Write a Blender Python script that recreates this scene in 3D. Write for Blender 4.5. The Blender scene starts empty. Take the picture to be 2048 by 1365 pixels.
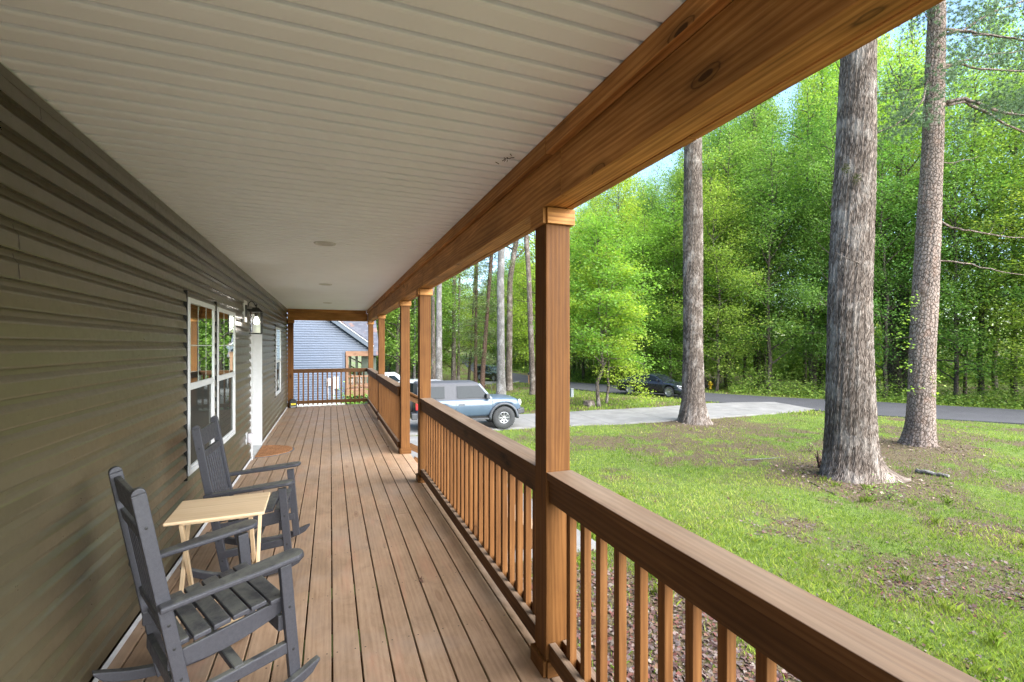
import bpy, bmesh, math, random
import numpy as np
from mathutils import Vector, Matrix
random.seed(7); RNG = np.random.default_rng(7)
S = bpy.context.scene
COL = S.collection
R = math.radians

# ------------------------------------------------------------------ camera, world, sun, exposure
F = 940.0; TH = math.atan(363.0/940.0); EYE = 1.59
CT, ST = math.cos(TH), math.sin(TH)
cam = bpy.data.cameras.new('camera'); co = bpy.data.objects.new('camera', cam); COL.objects.link(co)
co.location = (0, 0, EYE); co.rotation_euler = (R(90), 0, -TH)
cam.sensor_width = 36; cam.lens = F/2048*36; cam.shift_y = 9.5/2048
cam.clip_start = 0.05; cam.clip_end = 3000
S.camera = co
W = bpy.data.worlds.new('World'); S.world = W; W.use_nodes = True
wn = W.node_tree.nodes; bg = wn['Background']; sky = wn.new('ShaderNodeTexSky')
SUN_EL, SUN_AZ = R(39), R(148)     # azimuth from +Y towards +X
sky.sky_type = 'NISHITA'; sky.sun_disc = False; sky.sun_elevation = SUN_EL; sky.sun_rotation = SUN_AZ
sky.air_density = 1.0; sky.dust_density = .4; sky.ozone_density = 2.2
W.node_tree.links.new(sky.outputs[0], bg.inputs[0]); bg.inputs[1].default_value = 0.075
sl = bpy.data.lights.new('sun', 'SUN'); so = bpy.data.objects.new('sun', sl); COL.objects.link(so)
sl.energy = 2.75; sl.angle = R(85); sl.color = (1, .98, .955)
dv = Vector((math.sin(SUN_AZ)*math.cos(SUN_EL), math.cos(SUN_AZ)*math.cos(SUN_EL), math.sin(SUN_EL)))
so.rotation_euler = dv.to_track_quat('Z', 'Y').to_euler()
S.view_settings.view_transform = 'Standard'; S.view_settings.look = 'None'
S.view_settings.exposure = 2.95; S.view_settings.gamma = 1
S.cycles.max_bounces = 7; S.cycles.diffuse_bounces = 4; S.cycles.transparent_max_bounces = 8

def px(x, y, d):
    """world point seen at full-size photo pixel x,y at distance d along the view axis"""
    r = (x-1024)*d/F
    return Vector((r*CT+d*ST, d*CT-r*ST, EYE-(y-692)*d/F))

# ------------------------------------------------------------------ object helpers
def tag(o, label=None, cat=None, group=None, kind=None):
    if label: o['label'] = label
    if cat: o['category'] = cat
    if group: o['group'] = group
    if kind: o['kind'] = kind
    return o
def empty(name, loc=(0,0,0), rz=0, label=None, cat=None, group=None):
    o = bpy.data.objects.new(name, None); COL.objects.link(o); o.empty_display_size = .2
    o.location = loc; o.rotation_euler = (0, 0, rz)
    return tag(o, label, cat, group)
def link(name, me, parent=None, mats=()):
    o = bpy.data.objects.new(name, me); COL.objects.link(o)
    for m in mats: me.materials.append(m)
    if parent: o.parent = parent
    return o
def copy_tree(o, parent=None):
    c = o.copy(); COL.objects.link(c); c.parent = parent
    for ch in [k for k in bpy.data.objects if k.parent == o]: copy_tree(ch, c)
    return c

class MB:
    def __init__(s): s.v=[]; s.f=[]; s.uv=[]; s.mi=[]; s.sm=[]
    def face(s, idx, uvs, mi=0, sm=False): s.f.append(idx); s.uv.append(uvs); s.mi.append(mi); s.sm.append(sm)
    def hexa(s, P, L=1, A=.1, B=.1, mi=0):
        """8 points: P[0..3] start ring, P[4..7] end ring; u runs start->end in metres"""
        b=len(s.v); s.v += [tuple(p) for p in P]
        o1, o2 = random.uniform(0,60), random.uniform(0,60)
        acc=0; ws=[A,B,A,B]
        for k in range(4):
            a,c = k,(k+1)%4
            s.face([b+a,b+c,b+4+c,b+4+a], [(o1,o2+acc),(o1,o2+acc+ws[k]),(o1+L,o2+acc+ws[k]),(o1+L,o2+acc)], mi)
            acc+=ws[k]
        s.face([b+3,b+2,b+1,b], [(o1,o2),(o1,o2+A),(o1+B*.3,o2+A),(o1+B*.3,o2)], mi)
        s.face([b+4,b+5,b+6,b+7], [(o1,o2),(o1,o2+A),(o1+B*.3,o2+A),(o1+B*.3,o2)], mi)
        return s
    def beam(s, p0, p1, w, t, up=(0,0,1), w2=None, t2=None, mi=0):
        """board from p0 to p1; w = size sideways, t = size along up"""
        p0, p1 = Vector(p0), Vector(p1); d=(p1-p0); L=d.length; d.normalize()
        u=Vector(up); u=(u-d*u.dot(d)).normalized(); r=d.cross(u)
        w2 = w if w2 is None else w2; t2 = t if t2 is None else t2
        def ring(p,w,t): return [p-r*w/2-u*t/2, p+r*w/2-u*t/2, p+r*w/2+u*t/2, p-r*w/2+u*t/2]
        return s.hexa(ring(p0,w,t)+ring(p1,w2,t2), L, w, t, mi)
    def box(s, lo, hi, axis=None, mi=0):
        lo, hi = Vector(lo), Vector(hi); sz=hi-lo
        ax = axis if axis is not None else max(range(3), key=lambda k: sz[k])
        c=(lo+hi)/2; p0=c.copy(); p1=c.copy(); p0[ax]=lo[ax]; p1[ax]=hi[ax]
        if ax==2: return s.beam(p0,p1,sz.x,sz.y,(0,1,0),mi=mi) if True else s
        up=(0,0,1)
        return s.beam(p0,p1,sz[1-ax],sz.z,up,mi=mi)
    def prism(s, poly, to3d, t0, t1, mi=0, sm=False):
        """poly 2D list, to3d(a,b,t) -> 3D; closed prism between t0 and t1"""
        n=len(poly); b=len(s.v)
        s.v += [tuple(to3d(a,c,t0)) for a,c in poly] + [tuple(to3d(a,c,t1)) for a,c in poly]
        o1, o2 = random.uniform(0,60), random.uniform(0,60)
        s.face(list(range(b+n-1,b-1,-1)), [(o1+poly[k][0],o2+poly[k][1]) for k in range(n-1,-1,-1)], mi)
        s.face(list(range(b+n,b+2*n)), [(o1+poly[k][0],o2+poly[k][1]) for k in range(n)], mi)
        acc=0
        for k in range(n):
            j=(k+1)%n; e=math.hypot(poly[k][0]-poly[j][0], poly[k][1]-poly[j][1])
            s.face([b+k,b+j,b+n+j,b+n+k], [(o1+acc,o2),(o1+acc+e,o2),(o1+acc+e,o2+abs(t1-t0)),(o1+acc,o2+abs(t1-t0))], mi, sm)
            acc+=e
        return s
    def tube(s, path, radii, n=8, cap=True, mi=0, sm=True, squash=None):
        path=[Vector(p) for p in path]; b0=len(s.v); m=len(path)
        if not hasattr(radii,'__len__'): radii=[radii]*m
        prev=None; acc=0; us=[]
        o1=random.uniform(0,40)
        for i,p in enumerate(path):
            t=(path[min(i+1,m-1)]-path[max(i-1,0)]).normalized()
            if prev is None:
                a=Vector((1,0,0)) if abs(t.x)<.9 else Vector((0,1,0)); a=(a-t*a.dot(t)).normalized()
            else: a=(prev-t*prev.dot(t)).normalized()
            prev=a; bb=t.cross(a)
            if i: acc+=(path[i]-path[i-1]).length
            us.append(acc)
            for k in range(n):
                an=2*math.pi*k/n; rr=radii[i]*(squash[i][k] if squash else 1)
                s.v.append(tuple(p+(a*math.cos(an)+bb*math.sin(an))*rr))
        for i in range(m-1):
            for k in range(n):
                j=(k+1)%n; q=b0+i*n
                c0=2*math.pi*radii[i]*k/n; c1=2*math.pi*radii[i]*(k+1)/n
                s.face([q+k,q+j,q+n+j,q+n+k], [(o1+us[i],c0),(o1+us[i],c1),(o1+us[i+1],c1),(o1+us[i+1],c0)], mi, sm)
        if cap:
            s.face([b0+k for k in range(n-1,-1,-1)], [(0,0)]*n, mi)
            s.face([b0+(m-1)*n+k for k in range(n)], [(0,0)]*n, mi)
        return s
    def lathe(s, c, prof, n=24, axis='Z', mi=0, sm=True, mat=None):
        """prof list of (r,h); around axis through c"""
        b=len(s.v)
        for r,h in prof:
            for k in range(n):
                a=2*math.pi*k/n; x,y=r*math.cos(a), r*math.sin(a)
                p = {'Z':(x,y,h),'Y':(x,h,y),'X':(h,x,y)}[axis]
                s.v.append((c[0]+p[0],c[1]+p[1],c[2]+p[2]))
        for i in range(len(prof)-1):
            for k in range(n):
                j=(k+1)%n; q=b+i*n
                idx=[q+k,q+j,q+n+j,q+n+k]
                if axis=='Y': idx=idx[::-1]
                s.face(idx, [(k*.1,i*.1),(k*.1+.1,i*.1),(k*.1+.1,i*.1+.1),(k*.1,i*.1+.1)], mi, sm)
        return s
    def build(s, name, mats, parent=None, bevel=0, seg=2, xf=None, fix=True):
        me=bpy.data.meshes.new(name); V=s.v
        if xf is not None: V=[tuple(xf @ Vector(v)) for v in V]
        me.from_pydata(V, [], s.f); uvl=me.uv_layers.new(name='UVMap')
        flat=[c for f in s.uv for uv in f for c in uv]; uvl.data.foreach_set('uv', flat)
        if not isinstance(mats,(list,tuple)): mats=[mats]
        o=link(name, me, parent, mats)
        me.polygons.foreach_set('material_index', s.mi); me.polygons.foreach_set('use_smooth', s.sm)
        if fix:
            bm=bmesh.new(); bm.from_mesh(me); bmesh.ops.recalc_face_normals(bm, faces=bm.faces); bm.to_mesh(me); bm.free()
        me.update()
        if bevel:
            m=o.modifiers.new('bevel','BEVEL'); m.width=bevel; m.segments=seg; m.limit_method='ANGLE'; m.angle_limit=R(40); m.harden_normals=False
        return o

def quads_mesh(name, Q, colors=None):
    """Q (N,k,3) faces with k corners -> mesh"""
    N,k,_=Q.shape; me=bpy.data.meshes.new(name)
    me.vertices.add(N*k); me.vertices.foreach_set('co', Q.reshape(-1).astype(np.float32))
    me.loops.add(N*k); me.loops.foreach_set('vertex_index', np.arange(N*k,dtype=np.int32))
    me.polygons.add(N); me.polygons.foreach_set('loop_start', np.arange(0,N*k,k,dtype=np.int32))
    me.polygons.foreach_set('loop_total', np.full(N,k,dtype=np.int32))
    if colors is not None:
        ca=me.color_attributes.new('Col','FLOAT_COLOR','POINT')
        c=np.ones((N,k,4),dtype=np.float32); c[:,:,:3]=colors[:,None,:] if colors.ndim==2 else colors
        ca.data.foreach_set('color', c.reshape(-1))
    me.update(calc_edges=True); return me

# ------------------------------------------------------------------ materials
class NT:
    def __init__(s, name):
        s.m=bpy.data.materials.new(name); s.m.use_nodes=True; s.t=s.m.node_tree; s.n=s.t.nodes
        s.b=s.n['Principled BSDF']; s.out=s.n['Material Output']
    def node(s, t, **kw):
        n=s.n.new(t)
        for k,v in kw.items(): setattr(n,k,v)
        return n
    def l(s, a, b): s.t.links.new(a,b)
    def coord(s, kind='Object', scale=(1,1,1), rot=(0,0,0)):
        tc=s.node('ShaderNodeTexCoord'); mp=s.node('ShaderNodeMapping'); s.l(tc.outputs[kind], mp.inputs[0])
        mp.inputs['Scale'].default_value=scale; mp.inputs['Rotation'].default_value=rot; return mp.outputs[0]
    def noise(s, vec, scale, detail=4, rough=.55, dist=0):
        n=s.node('ShaderNodeTexNoise'); s.l(vec,n.inputs['Vector']); n.inputs['Scale'].default_value=scale
        n.inputs['Detail'].default_value=detail; n.inputs['Roughness'].default_value=rough; n.inputs['Distortion'].default_value=dist
        return n.outputs['Fac']
    def ramp(s, fac, stops, interp='LINEAR'):
        r=s.node('ShaderNodeValToRGB'); s.l(fac, r.inputs[0]); e=r.color_ramp.elements; r.color_ramp.interpolation=interp
        while len(e)<len(stops): e.new(.5)
        for k,(p,c) in enumerate(stops):
            e[k].position=p; e[k].color=(c,c,c,1) if not hasattr(c,'__len__') else (*c,1)
        return r.outputs[0]
    def mix(s, fac, a, b, mode='MIX'):
        m=s.node('ShaderNodeMix', data_type='RGBA', blend_type=mode)
        for inp,val in ((m.inputs[0],fac),(m.inputs[6],a),(m.inputs[7],b)):
            if hasattr(val,'is_linked') or isinstance(val,bpy.types.NodeSocket): s.l(val,inp)
            elif hasattr(val,'__len__'): inp.default_value=(*val,1) if len(val)==3 else val
            else: inp.default_value=val if inp.type=='VALUE' else (val,val,val,1)
        return m.outputs[2]
    def math(s, op, a, b=None):
        m=s.node('ShaderNodeMath', operation=op)
        for inp,val in ((m.inputs[0],a),(m.inputs[1],b)):
            if val is None: continue
            if isinstance(val,bpy.types.NodeSocket): s.l(val,inp)
            else: inp.default_value=val
        return m.outputs[0]
    def bump(s, h, strength=.3, dist=.01):
        b=s.node('ShaderNodeBump'); b.inputs['Strength'].default_value=strength; b.inputs['Distance'].default_value=dist
        s.l(h,b.inputs['Height']); s.l(b.outputs[0], s.b.inputs['Normal']); return b.outputs[0]
    def base(s, c):
        if isinstance(c,bpy.types.NodeSocket): s.l(c,s.b.inputs['Base Color'])
        else: s.b.inputs['Base Color'].default_value=(*c,1)
    def rough(s, r):
        if isinstance(r,bpy.types.NodeSocket): s.l(r,s.b.inputs['Roughness'])
        else: s.b.inputs['Roughness'].default_value=r

def plain(name, c, rough=.5, metal=0, noise_amt=.12, nscale=18, bump=0.0, coat=0, spec=None):
    t=NT(name); v=t.coord('Object'); n=t.noise(v,nscale,5)
    lo=[max(0,x*(1-noise_amt)) for x in c]; hi=[min(1,x*(1+noise_amt)) for x in c]
    t.base(t.ramp(n,[(.3,lo),(.7,hi)])); t.rough(rough); t.b.inputs['Metallic'].default_value=metal
    if coat: t.b.inputs['Coat Weight'].default_value=coat
    if spec is not None: t.b.inputs['Specular IOR Level'].default_value=spec
    if bump: t.bump(t.noise(v,nscale*6,3), bump, .004)
    return t.m

def wood(name, dark, mid, light, rough=.62, knots=True, weather=None, gscale=1.0, kn=.5, bumps=.35, varamt=.5):
    """UV: u along the grain in metres, v across"""
    t=NT(name); uv=t.coord('UV'); 
    def sc(a,b):
        m=t.node('ShaderNodeMapping'); t.l(uv,m.inputs[0]); m.inputs['Scale'].default_value=(a*gscale,b*gscale,1); return m.outputs[0]
    fine=t.noise(sc(2.2,130),1,5,.65)
    med=t.noise(sc(.9,16),1,4,.55,1.4)
    # ring figure: distorted bands across the board
    w=t.node('ShaderNodeTexWave', wave_type='BANDS', bands_direction='Y'); t.l(sc(.9,11),w.inputs['Vector'])
    w.inputs['Scale'].default_value=1.1; w.inputs['Distortion'].default_value=11; w.inputs['Detail'].default_value=4; w.inputs['Detail Scale'].default_value=.9
    blot=t.noise(sc(2.6,7),1,5,.6,.8)
    f=t.math('ADD', t.math('MULTIPLY',fine,.36), t.math('ADD', t.math('MULTIPLY',med,.30), t.math('ADD', t.math('MULTIPLY',w.outputs['Fac'],.10), t.math('MULTIPLY',blot,.24))))
    c=t.ramp(f,[(.30,dark),(.5,mid),(.70,light)])
    big=t.noise(sc(.9,2.2),1,4,.6)
    c=t.mix(varamt, c, t.ramp(big,[(.3,.62),(.7,1.28)]), 'MULTIPLY')
    if knots:
        v=t.node('ShaderNodeTexVoronoi', feature='F1'); t.l(sc(2.4,6.0),v.inputs['Vector']); v.inputs['Scale'].default_value=1.0
        v.inputs['Randomness'].default_value=1
        nn=t.noise(sc(18,40),1,2)
        dd=t.math('ADD', v.outputs['Distance'], t.math('MULTIPLY', t.math('SUBTRACT',nn,.5), .06))
        sel=t.node('ShaderNodeSeparateColor'); t.l(v.outputs['Color'], sel.inputs[0])
        keep=t.math('LESS_THAN', sel.outputs[0], kn)
        k1=t.math('MULTIPLY', t.ramp(dd,[(.06,1.0),(.075,.5),(.11,.5),(.125,.85),(.14,.35),(.26,0.0)]), keep)
        c=t.mix(t.math('MULTIPLY',k1,.9), c, [x*.25 for x in dark])
    if weather:
        geo=t.node('ShaderNodeNewGeometry'); sp=t.node('ShaderNodeSeparateXYZ'); t.l(geo.outputs['True Normal'],sp.inputs[0])
        up=t.ramp(sp.outputs[2],[(.7,0.0),(.95,1.0)])
        wn_=t.ramp(t.noise(sc(1.5,9),1,4),[(.25,.45),(.7,.95)])
        c=t.mix(t.math('MULTIPLY',up,wn_), c, t.ramp(f,[(.3,[x*.72 for x in weather]),(.7,[min(1,x*1.25) for x in weather])]))
    t.base(c); t.rough(t.ramp(fine,[(.3,rough-.1),(.7,rough+.1)])); t.bump(f,bumps,.004)
    t.b.inputs['Specular IOR Level'].default_value=.16
    return t.m
M={}
M['beam']=wood('stained_beam_wood',(.14,.055,.015),(.40,.18,.055),(.66,.35,.125), kn=.6, varamt=1.0, bumps=.6)
M['post']=wood('stained_post_wood',(.065,.024,.006),(.125,.050,.012),(.19,.084,.024), kn=.36)
M['rail']=wood('stained_rail_wood',(.050,.021,.007),(.10,.045,.016),(.155,.075,.029), weather=(.20,.145,.10), kn=.5, varamt=.8)
M['bal']=wood('stained_baluster_wood',(.075,.028,.008),(.15,.062,.018),(.23,.105,.034), kn=.3)
M['pale_wood']=wood('pale_pine_wood',(.52,.35,.19),(.66,.48,.29),(.76,.59,.39), rough=.45, knots=False, bumps=.1, varamt=.2)
M['neigh_wood']=wood('neighbour_porch_wood',(.12,.06,.035),(.20,.11,.065),(.27,.16,.10))

# deck boards: weathered tan
def deck_mat():
    t=NT('weathered_deck_wood'); uv=t.coord('UV')
    def sc(a,b):
        m=t.node('ShaderNodeMapping'); t.l(uv,m.inputs[0]); m.inputs['Scale'].default_value=(a,b,1); return m.outputs[0]
    fine=t.noise(sc(3.5,75),1,6,.75); med=t.noise(sc(1.1,18),1,4,.55,1.8)
    w=t.node('ShaderNodeTexWave', wave_type='BANDS', bands_direction='Y'); t.l(sc(.55,8),w.inputs['Vector'])
    w.inputs['Scale'].default_value=1.4; w.inputs['Distortion'].default_value=8; w.inputs['Detail'].default_value=3; w.inputs['Detail Scale'].default_value=.7
    f=t.math('ADD', t.math('MULTIPLY',fine,.30), t.math('ADD', t.math('MULTIPLY',med,.16), t.math('ADD', t.math('MULTIPLY',w.outputs['Fac'],.06), t.math('MULTIPLY',t.noise(sc(3.4,7),1,6,.7,.7),.48))))
    c=t.ramp(f,[(.30,(.185,.112,.064)),(.5,(.315,.205,.125)),(.7,(.44,.30,.195))])
    ob=t.coord('Object'); stain=t.noise(ob,2.3,6,.65)
    c=t.mix(.55,c,t.ramp(stain,[(.3,.66),(.55,1.0),(.75,1.2)]),'MULTIPLY')
    grey=t.noise(ob,1.1,5,.6,.6)
    c=t.mix(t.ramp(grey,[(.5,0.0),(.72,.45)]),c,(.30,.25,.21))
    red=t.noise(sc(1.2,5),1,5,.6,1)
    c=t.mix(t.ramp(red,[(.56,0.0),(.72,.4)]),c,(.42,.20,.12))
    # small knots and dark specks, screw heads come as geometry
    v=t.node('ShaderNodeTexVoronoi', feature='F1'); t.l(sc(1.6,7.0),v.inputs['Vector']); v.inputs['Scale'].default_value=1.0
    sel=t.node('ShaderNodeSeparateColor'); t.l(v.outputs['Color'], sel.inputs[0])
    k=t.math('MULTIPLY', t.ramp(v.outputs['Distance'],[(.05,.8),(.08,.35),(.12,.5),(.17,0.0)]), t.math('LESS_THAN', sel.outputs[0], .30))
    c=t.mix(k,c,(.13,.06,.03))
    sp=t.noise(ob,60,2); c=t.mix(t.ramp(sp,[(.70,0.0),(.78,.55)]),c,(.12,.075,.045))
    t.base(c); t.rough(t.ramp(stain,[(.3,.42),(.7,.62)])); t.bump(f,.3,.003); t.b.inputs['Specular IOR Level'].default_value=.4
    return t.m
M['deck']=deck_mat()

def vinyl(name, c, rough=.36, amt=.08):
    t=NT(name); v=t.coord('Object'); n=t.noise(v,1.3,4); g=t.noise(t.coord('Object',(2,2,60)),2,3)
    t.base(t.mix(.5,t.ramp(n,[(.3,[x*(1-amt) for x in c]),(.7,[x*(1+amt) for x in c])]),t.ramp(g,[(.2,.93),(.8,1.05)]),'MULTIPLY'))
    dust=t.noise(v,26,6,.7); t.rough(t.ramp(dust,[(.3,rough),(.75,rough+.16)])); t.bump(t.noise(t.coord('Object',(1,.35,1)),150,3),.06,.001); t.b.inputs['Specular IOR Level'].default_value=.8; t.b.inputs['Coat Weight'].default_value=.28 if 'siding' in name else 0; t.b.inputs['Coat Roughness'].default_value=.22
    return t.m
M['siding']=vinyl('olive_vinyl_siding',(.070,.057,.031),.27)
M['blue_siding']=vinyl('blue_vinyl_siding',(.034,.054,.090),.45)
M['soffit']=vinyl('white_vinyl_soffit',(.85,.88,.95),.5,.02)
M['white']=plain('white_vinyl_trim',(.56,.56,.55),.4,noise_amt=.05)
M['black_gap_shade']=plain('dark_gap_shade',(.012,.012,.010),.9)  # real gaps and dark parts, also painted shade at siding laps and under neighbour's porch
M['black_metal']=plain('black_painted_metal',(.015,.015,.014),.35,metal=.3,nscale=60)
def chair_mat():
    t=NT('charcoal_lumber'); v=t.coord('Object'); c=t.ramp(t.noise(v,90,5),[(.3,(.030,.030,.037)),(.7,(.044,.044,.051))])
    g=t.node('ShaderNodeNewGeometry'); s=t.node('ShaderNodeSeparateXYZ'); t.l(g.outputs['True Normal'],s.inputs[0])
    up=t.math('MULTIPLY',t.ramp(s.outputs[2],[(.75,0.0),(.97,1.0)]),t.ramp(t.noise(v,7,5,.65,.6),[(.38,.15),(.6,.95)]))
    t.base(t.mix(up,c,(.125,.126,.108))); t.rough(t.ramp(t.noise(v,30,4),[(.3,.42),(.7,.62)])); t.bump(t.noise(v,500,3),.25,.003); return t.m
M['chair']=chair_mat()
M['screw']=plain('dark_screw',(.01,.01,.01),.5)
M['steel']=plain('steel_hardware',(.5,.5,.5),.35,metal=1)
def glossy_pane(name, tint, refl, dark):
    t=NT(name); d=t.node('ShaderNodeBsdfDiffuse'); d.inputs[0].default_value=(*dark,1)
    g=t.node('ShaderNodeBsdfGlossy'); g.inputs[0].default_value=(*tint,1); g.inputs['Roughness'].default_value=.012
    lw=t.node('ShaderNodeLayerWeight'); lw.inputs[0].default_value=refl
    v=t.coord('Object'); b=t.node('ShaderNodeBump'); b.inputs['Strength'].default_value=.02; b.inputs['Distance'].default_value=.02
    t.l(t.noise(v,1.2,1),b.inputs['Height']); t.l(b.outputs[0],g.inputs['Normal'])
    m=t.node('ShaderNodeMixShader'); t.l(lw.outputs['Facing'],m.inputs[0]); 
    mm=t.math('ADD',t.math('MULTIPLY',lw.outputs['Fresnel'],1.0),refl*.6); mm2=t.math('MINIMUM',mm,.92); t.l(mm2,m.inputs[0])
    t.l(d.outputs[0],m.inputs[1]); t.l(g.outputs[0],m.inputs[2]); t.l(m.outputs[0],t.out.inputs[0]); return t.m
M['pane']=glossy_pane('window_glass',(.92,1,.92),.75,(.02,.022,.02))
M['pane_dim']=glossy_pane('screened_window_glass',(.45,.47,.43),.10,(.045,.045,.04))
M['car_glass']=glossy_pane('car_glass',(.26,.29,.28),.14,(.008,.01,.01))
M['lamp_glass']=None
# ------------------------------------------------------------------ terrain
CP=[ (1.2,-8,-1.0),(1.2,-2,-1.05),(1.3,3,-1.1),(1.3,6,-1.12),(1.4,10,-1.28),(1.4,14,-1.4),(-9,-5,-1.0),(-9,8,-1.2),(-9,18,-1.4),(0,18,-1.5),(-8,24,-1.5),(3,24,-1.7),
     (9,-10,-1.3),(25,-10,-1.7),(-20,-20,-1),(-20,10,-1.0),(-30,60,1.5),(60,-20,-1.5),(3.2,5.6,-1.14)]
for a in [(1900,1365,3.95),(1500,1365,3.75),(1700,957,11.4),(1387,845,21),(1838,890,15.3),(995,855,19),(1140,855,19.6),(850,872,17.5),
          (1620,822,26),(2048,850,21.5),(2048,822,26),(1740,805,30),(1420,778.6,40),(1310,793,31.6),(1200,813,26),(1150,770,43),
          (1003,787,34.5),(1065,789,35),(1057,768,47),(1026,747,62),(985,764,54),(1000,742,67),(943,724,85),(919,719,98),(905,712,125),(950,764,45),(880,765,45),
          (1250,768,48),(1600,790,40),(1900,805,34),(1800,770,55),(1300,745,75),(820,755,60)]:
    p=px(*a); CP.append((p.x,p.y,p.z))
for a in [(120,0,-1),(120,60,0),(90,120,3),(30,180,7),(-40,150,9),(-100,60,6),(-100,-60,0),(60,-90,-2),(200,100,2),(0,300,12),(250,-100,-1)]: CP.append(a)
CP=np.array(CP,float)
def _k(r2): return .5*r2*np.log(r2+1e-9)
_n=len(CP); _A=np.zeros((_n+3,_n+3)); _d=((CP[:,None,:2]-CP[None,:,:2])**2).sum(-1); _A[:_n,:_n]=_k(_d)+np.eye(_n)*.6
_A[:_n,_n]=1; _A[:_n,_n+1:]=CP[:,:2]; _A[_n,:_n]=1; _A[_n+1:,:_n]=CP[:,:2].T
_w=np.linalg.solve(_A,np.concatenate([CP[:,2],[0,0,0]]))
def vnoise(x,y,seed=0):
    x=np.asarray(x,float); y=np.asarray(y,float); xi=np.floor(x); yi=np.floor(y); fx=x-xi; fy=y-yi
    def h(a,b):
        v=np.sin(a*127.1+b*311.7+seed*74.7)*43758.5453; return v-np.floor(v)
    fx=fx*fx*(3-2*fx); fy=fy*fy*(3-2*fy)
    return (h(xi,yi)*(1-fx)+h(xi+1,yi)*fx)*(1-fy)+(h(xi,yi+1)*(1-fx)+h(xi+1,yi+1)*fx)*fy
def fbm(x,y,seed=0,o=4):
    s=0; a=.5; x=np.asarray(x,float); y=np.asarray(y,float)
    for k in range(o): s=s+a*vnoise(x*2**k,y*2**k,seed+k); a*=.5
    return s/(1-.5**o)
def terr(X,Y):
    X=np.atleast_1d(np.asarray(X,float)); Y=np.atleast_1d(np.asarray(Y,float)); sh=X.shape
    x=X.ravel(); y=Y.ravel(); out=np.zeros(len(x))
    for i in range(0,len(x),20000):
        a=x[i:i+20000]; b=y[i:i+20000]
        r2=(a[:,None]-CP[None,:,0])**2+(b[:,None]-CP[None,:,1])**2
        out[i:i+20000]=_k(r2)@_w[:_n]+_w[_n]+_w[_n+1]*a+_w[_n+2]*b
    return out.reshape(sh)
def tz(x,y): return float(terr(x,y)[0])
def hit(x,y,d0=2,d1=200):
    """where the line of sight through a photo pixel meets the ground"""
    ds=np.concatenate([np.arange(d0,30,.05),np.arange(30,d1,.2)]); r=(x-1024)*ds/F
    X=r*CT+ds*ST; Y=ds*CT-r*ST; Z=EYE-(y-692)*ds/F
    k=np.argmax(Z<terr(X,Y)); return Vector((X[k],Y[k],float(terr(X[k],Y[k])[0])))
def at(x,d):
    r=(x-1024)*d/F; X=r*CT+d*ST; Y=d*CT-r*ST; return Vector((X,Y,tz(X,Y)))

def axis_pts(lo,hi,n0,n1,step):
    core=list(np.arange(n0,n1+1e-6,step)); a=[]; s=step; p=n0
    while p>lo: s*=1.25; p-=s; a.append(p)
    b=[]; s=step; p=n1
    while p<hi: s*=1.25; p+=s; b.append(p)
    return np.array(a[::-1]+core+b)
gx=axis_pts(-700,900,-6,42,.4); gy=axis_pts(-500,1100,-8,60,.4)
GX,GY=np.meshgrid(gx,gy,indexing='ij')
far=np.clip(np.hypot(GX-20,GY-30)/170-1,0,1)
GZ=terr(GX,GY); GZ=GZ*(1-far)+far*8; GZ=GZ+(fbm(GX*.9,GY*.9,3)-.5)*.07+(fbm(GX*3,GY*3,9,3)-.5)*.03
def ground_mesh():
    nx,ny=GX.shape; me=bpy.data.meshes.new('ground')
    V=np.stack([GX,GY,GZ],-1).reshape(-1,3)
    i=np.arange(nx-1)[:,None]*ny+np.arange(ny-1)[None,:]; Fq=np.stack([i,i+ny,i+ny+1,i+1],-1).reshape(-1,4)
    me.vertices.add(len(V)); me.vertices.foreach_set('co',V.reshape(-1).astype(np.float32))
    me.loops.add(Fq.size); me.loops.foreach_set('vertex_index',Fq.reshape(-1).astype(np.int32))
    me.polygons.add(len(Fq)); me.polygons.foreach_set('loop_start',np.arange(0,Fq.size,4,dtype=np.int32)); me.polygons.foreach_set('loop_total',np.full(len(Fq),4,dtype=np.int32))
    me.update(calc_edges=True); me.polygons.foreach_set('use_smooth',[True]*len(Fq)); return me
def ground_mat():
    t=NT('lawn_soil'); v=t.coord('Object')
    a=t.noise(v,.55,6,.62); b=t.noise(v,7,6,.7); c=t.noise(v,38,4,.7)
    g=t.ramp(b,[(.3,(.055,.085,.018)),(.55,(.11,.155,.030)),(.75,(.20,.21,.07))])
    s=t.ramp(c,[(.3,(.045,.030,.018)),(.55,(.115,.085,.048)),(.75,(.20,.160,.10))])
    f=t.math('ADD',t.math('MULTIPLY',a,.75),t.math('MULTIPLY',b,.25))
    at_=t.node('ShaderNodeAttribute', attribute_name='Bare')
    f=t.math('ADD',f,t.math('MULTIPLY',at_.outputs['Fac'],.45))
    t.base(t.mix(t.ramp(f,[(.50,0.0),(.66,.95)]),g,s)); t.rough(.95); t.bump(t.math('ADD',b,c),.8,.05); t.b.inputs['Specular IOR Level'].default_value=.15
    return t.m
M['ground']=ground_mat()
tag(link('ground',ground_mesh(),None,[M['ground']]),kind='structure')

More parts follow.
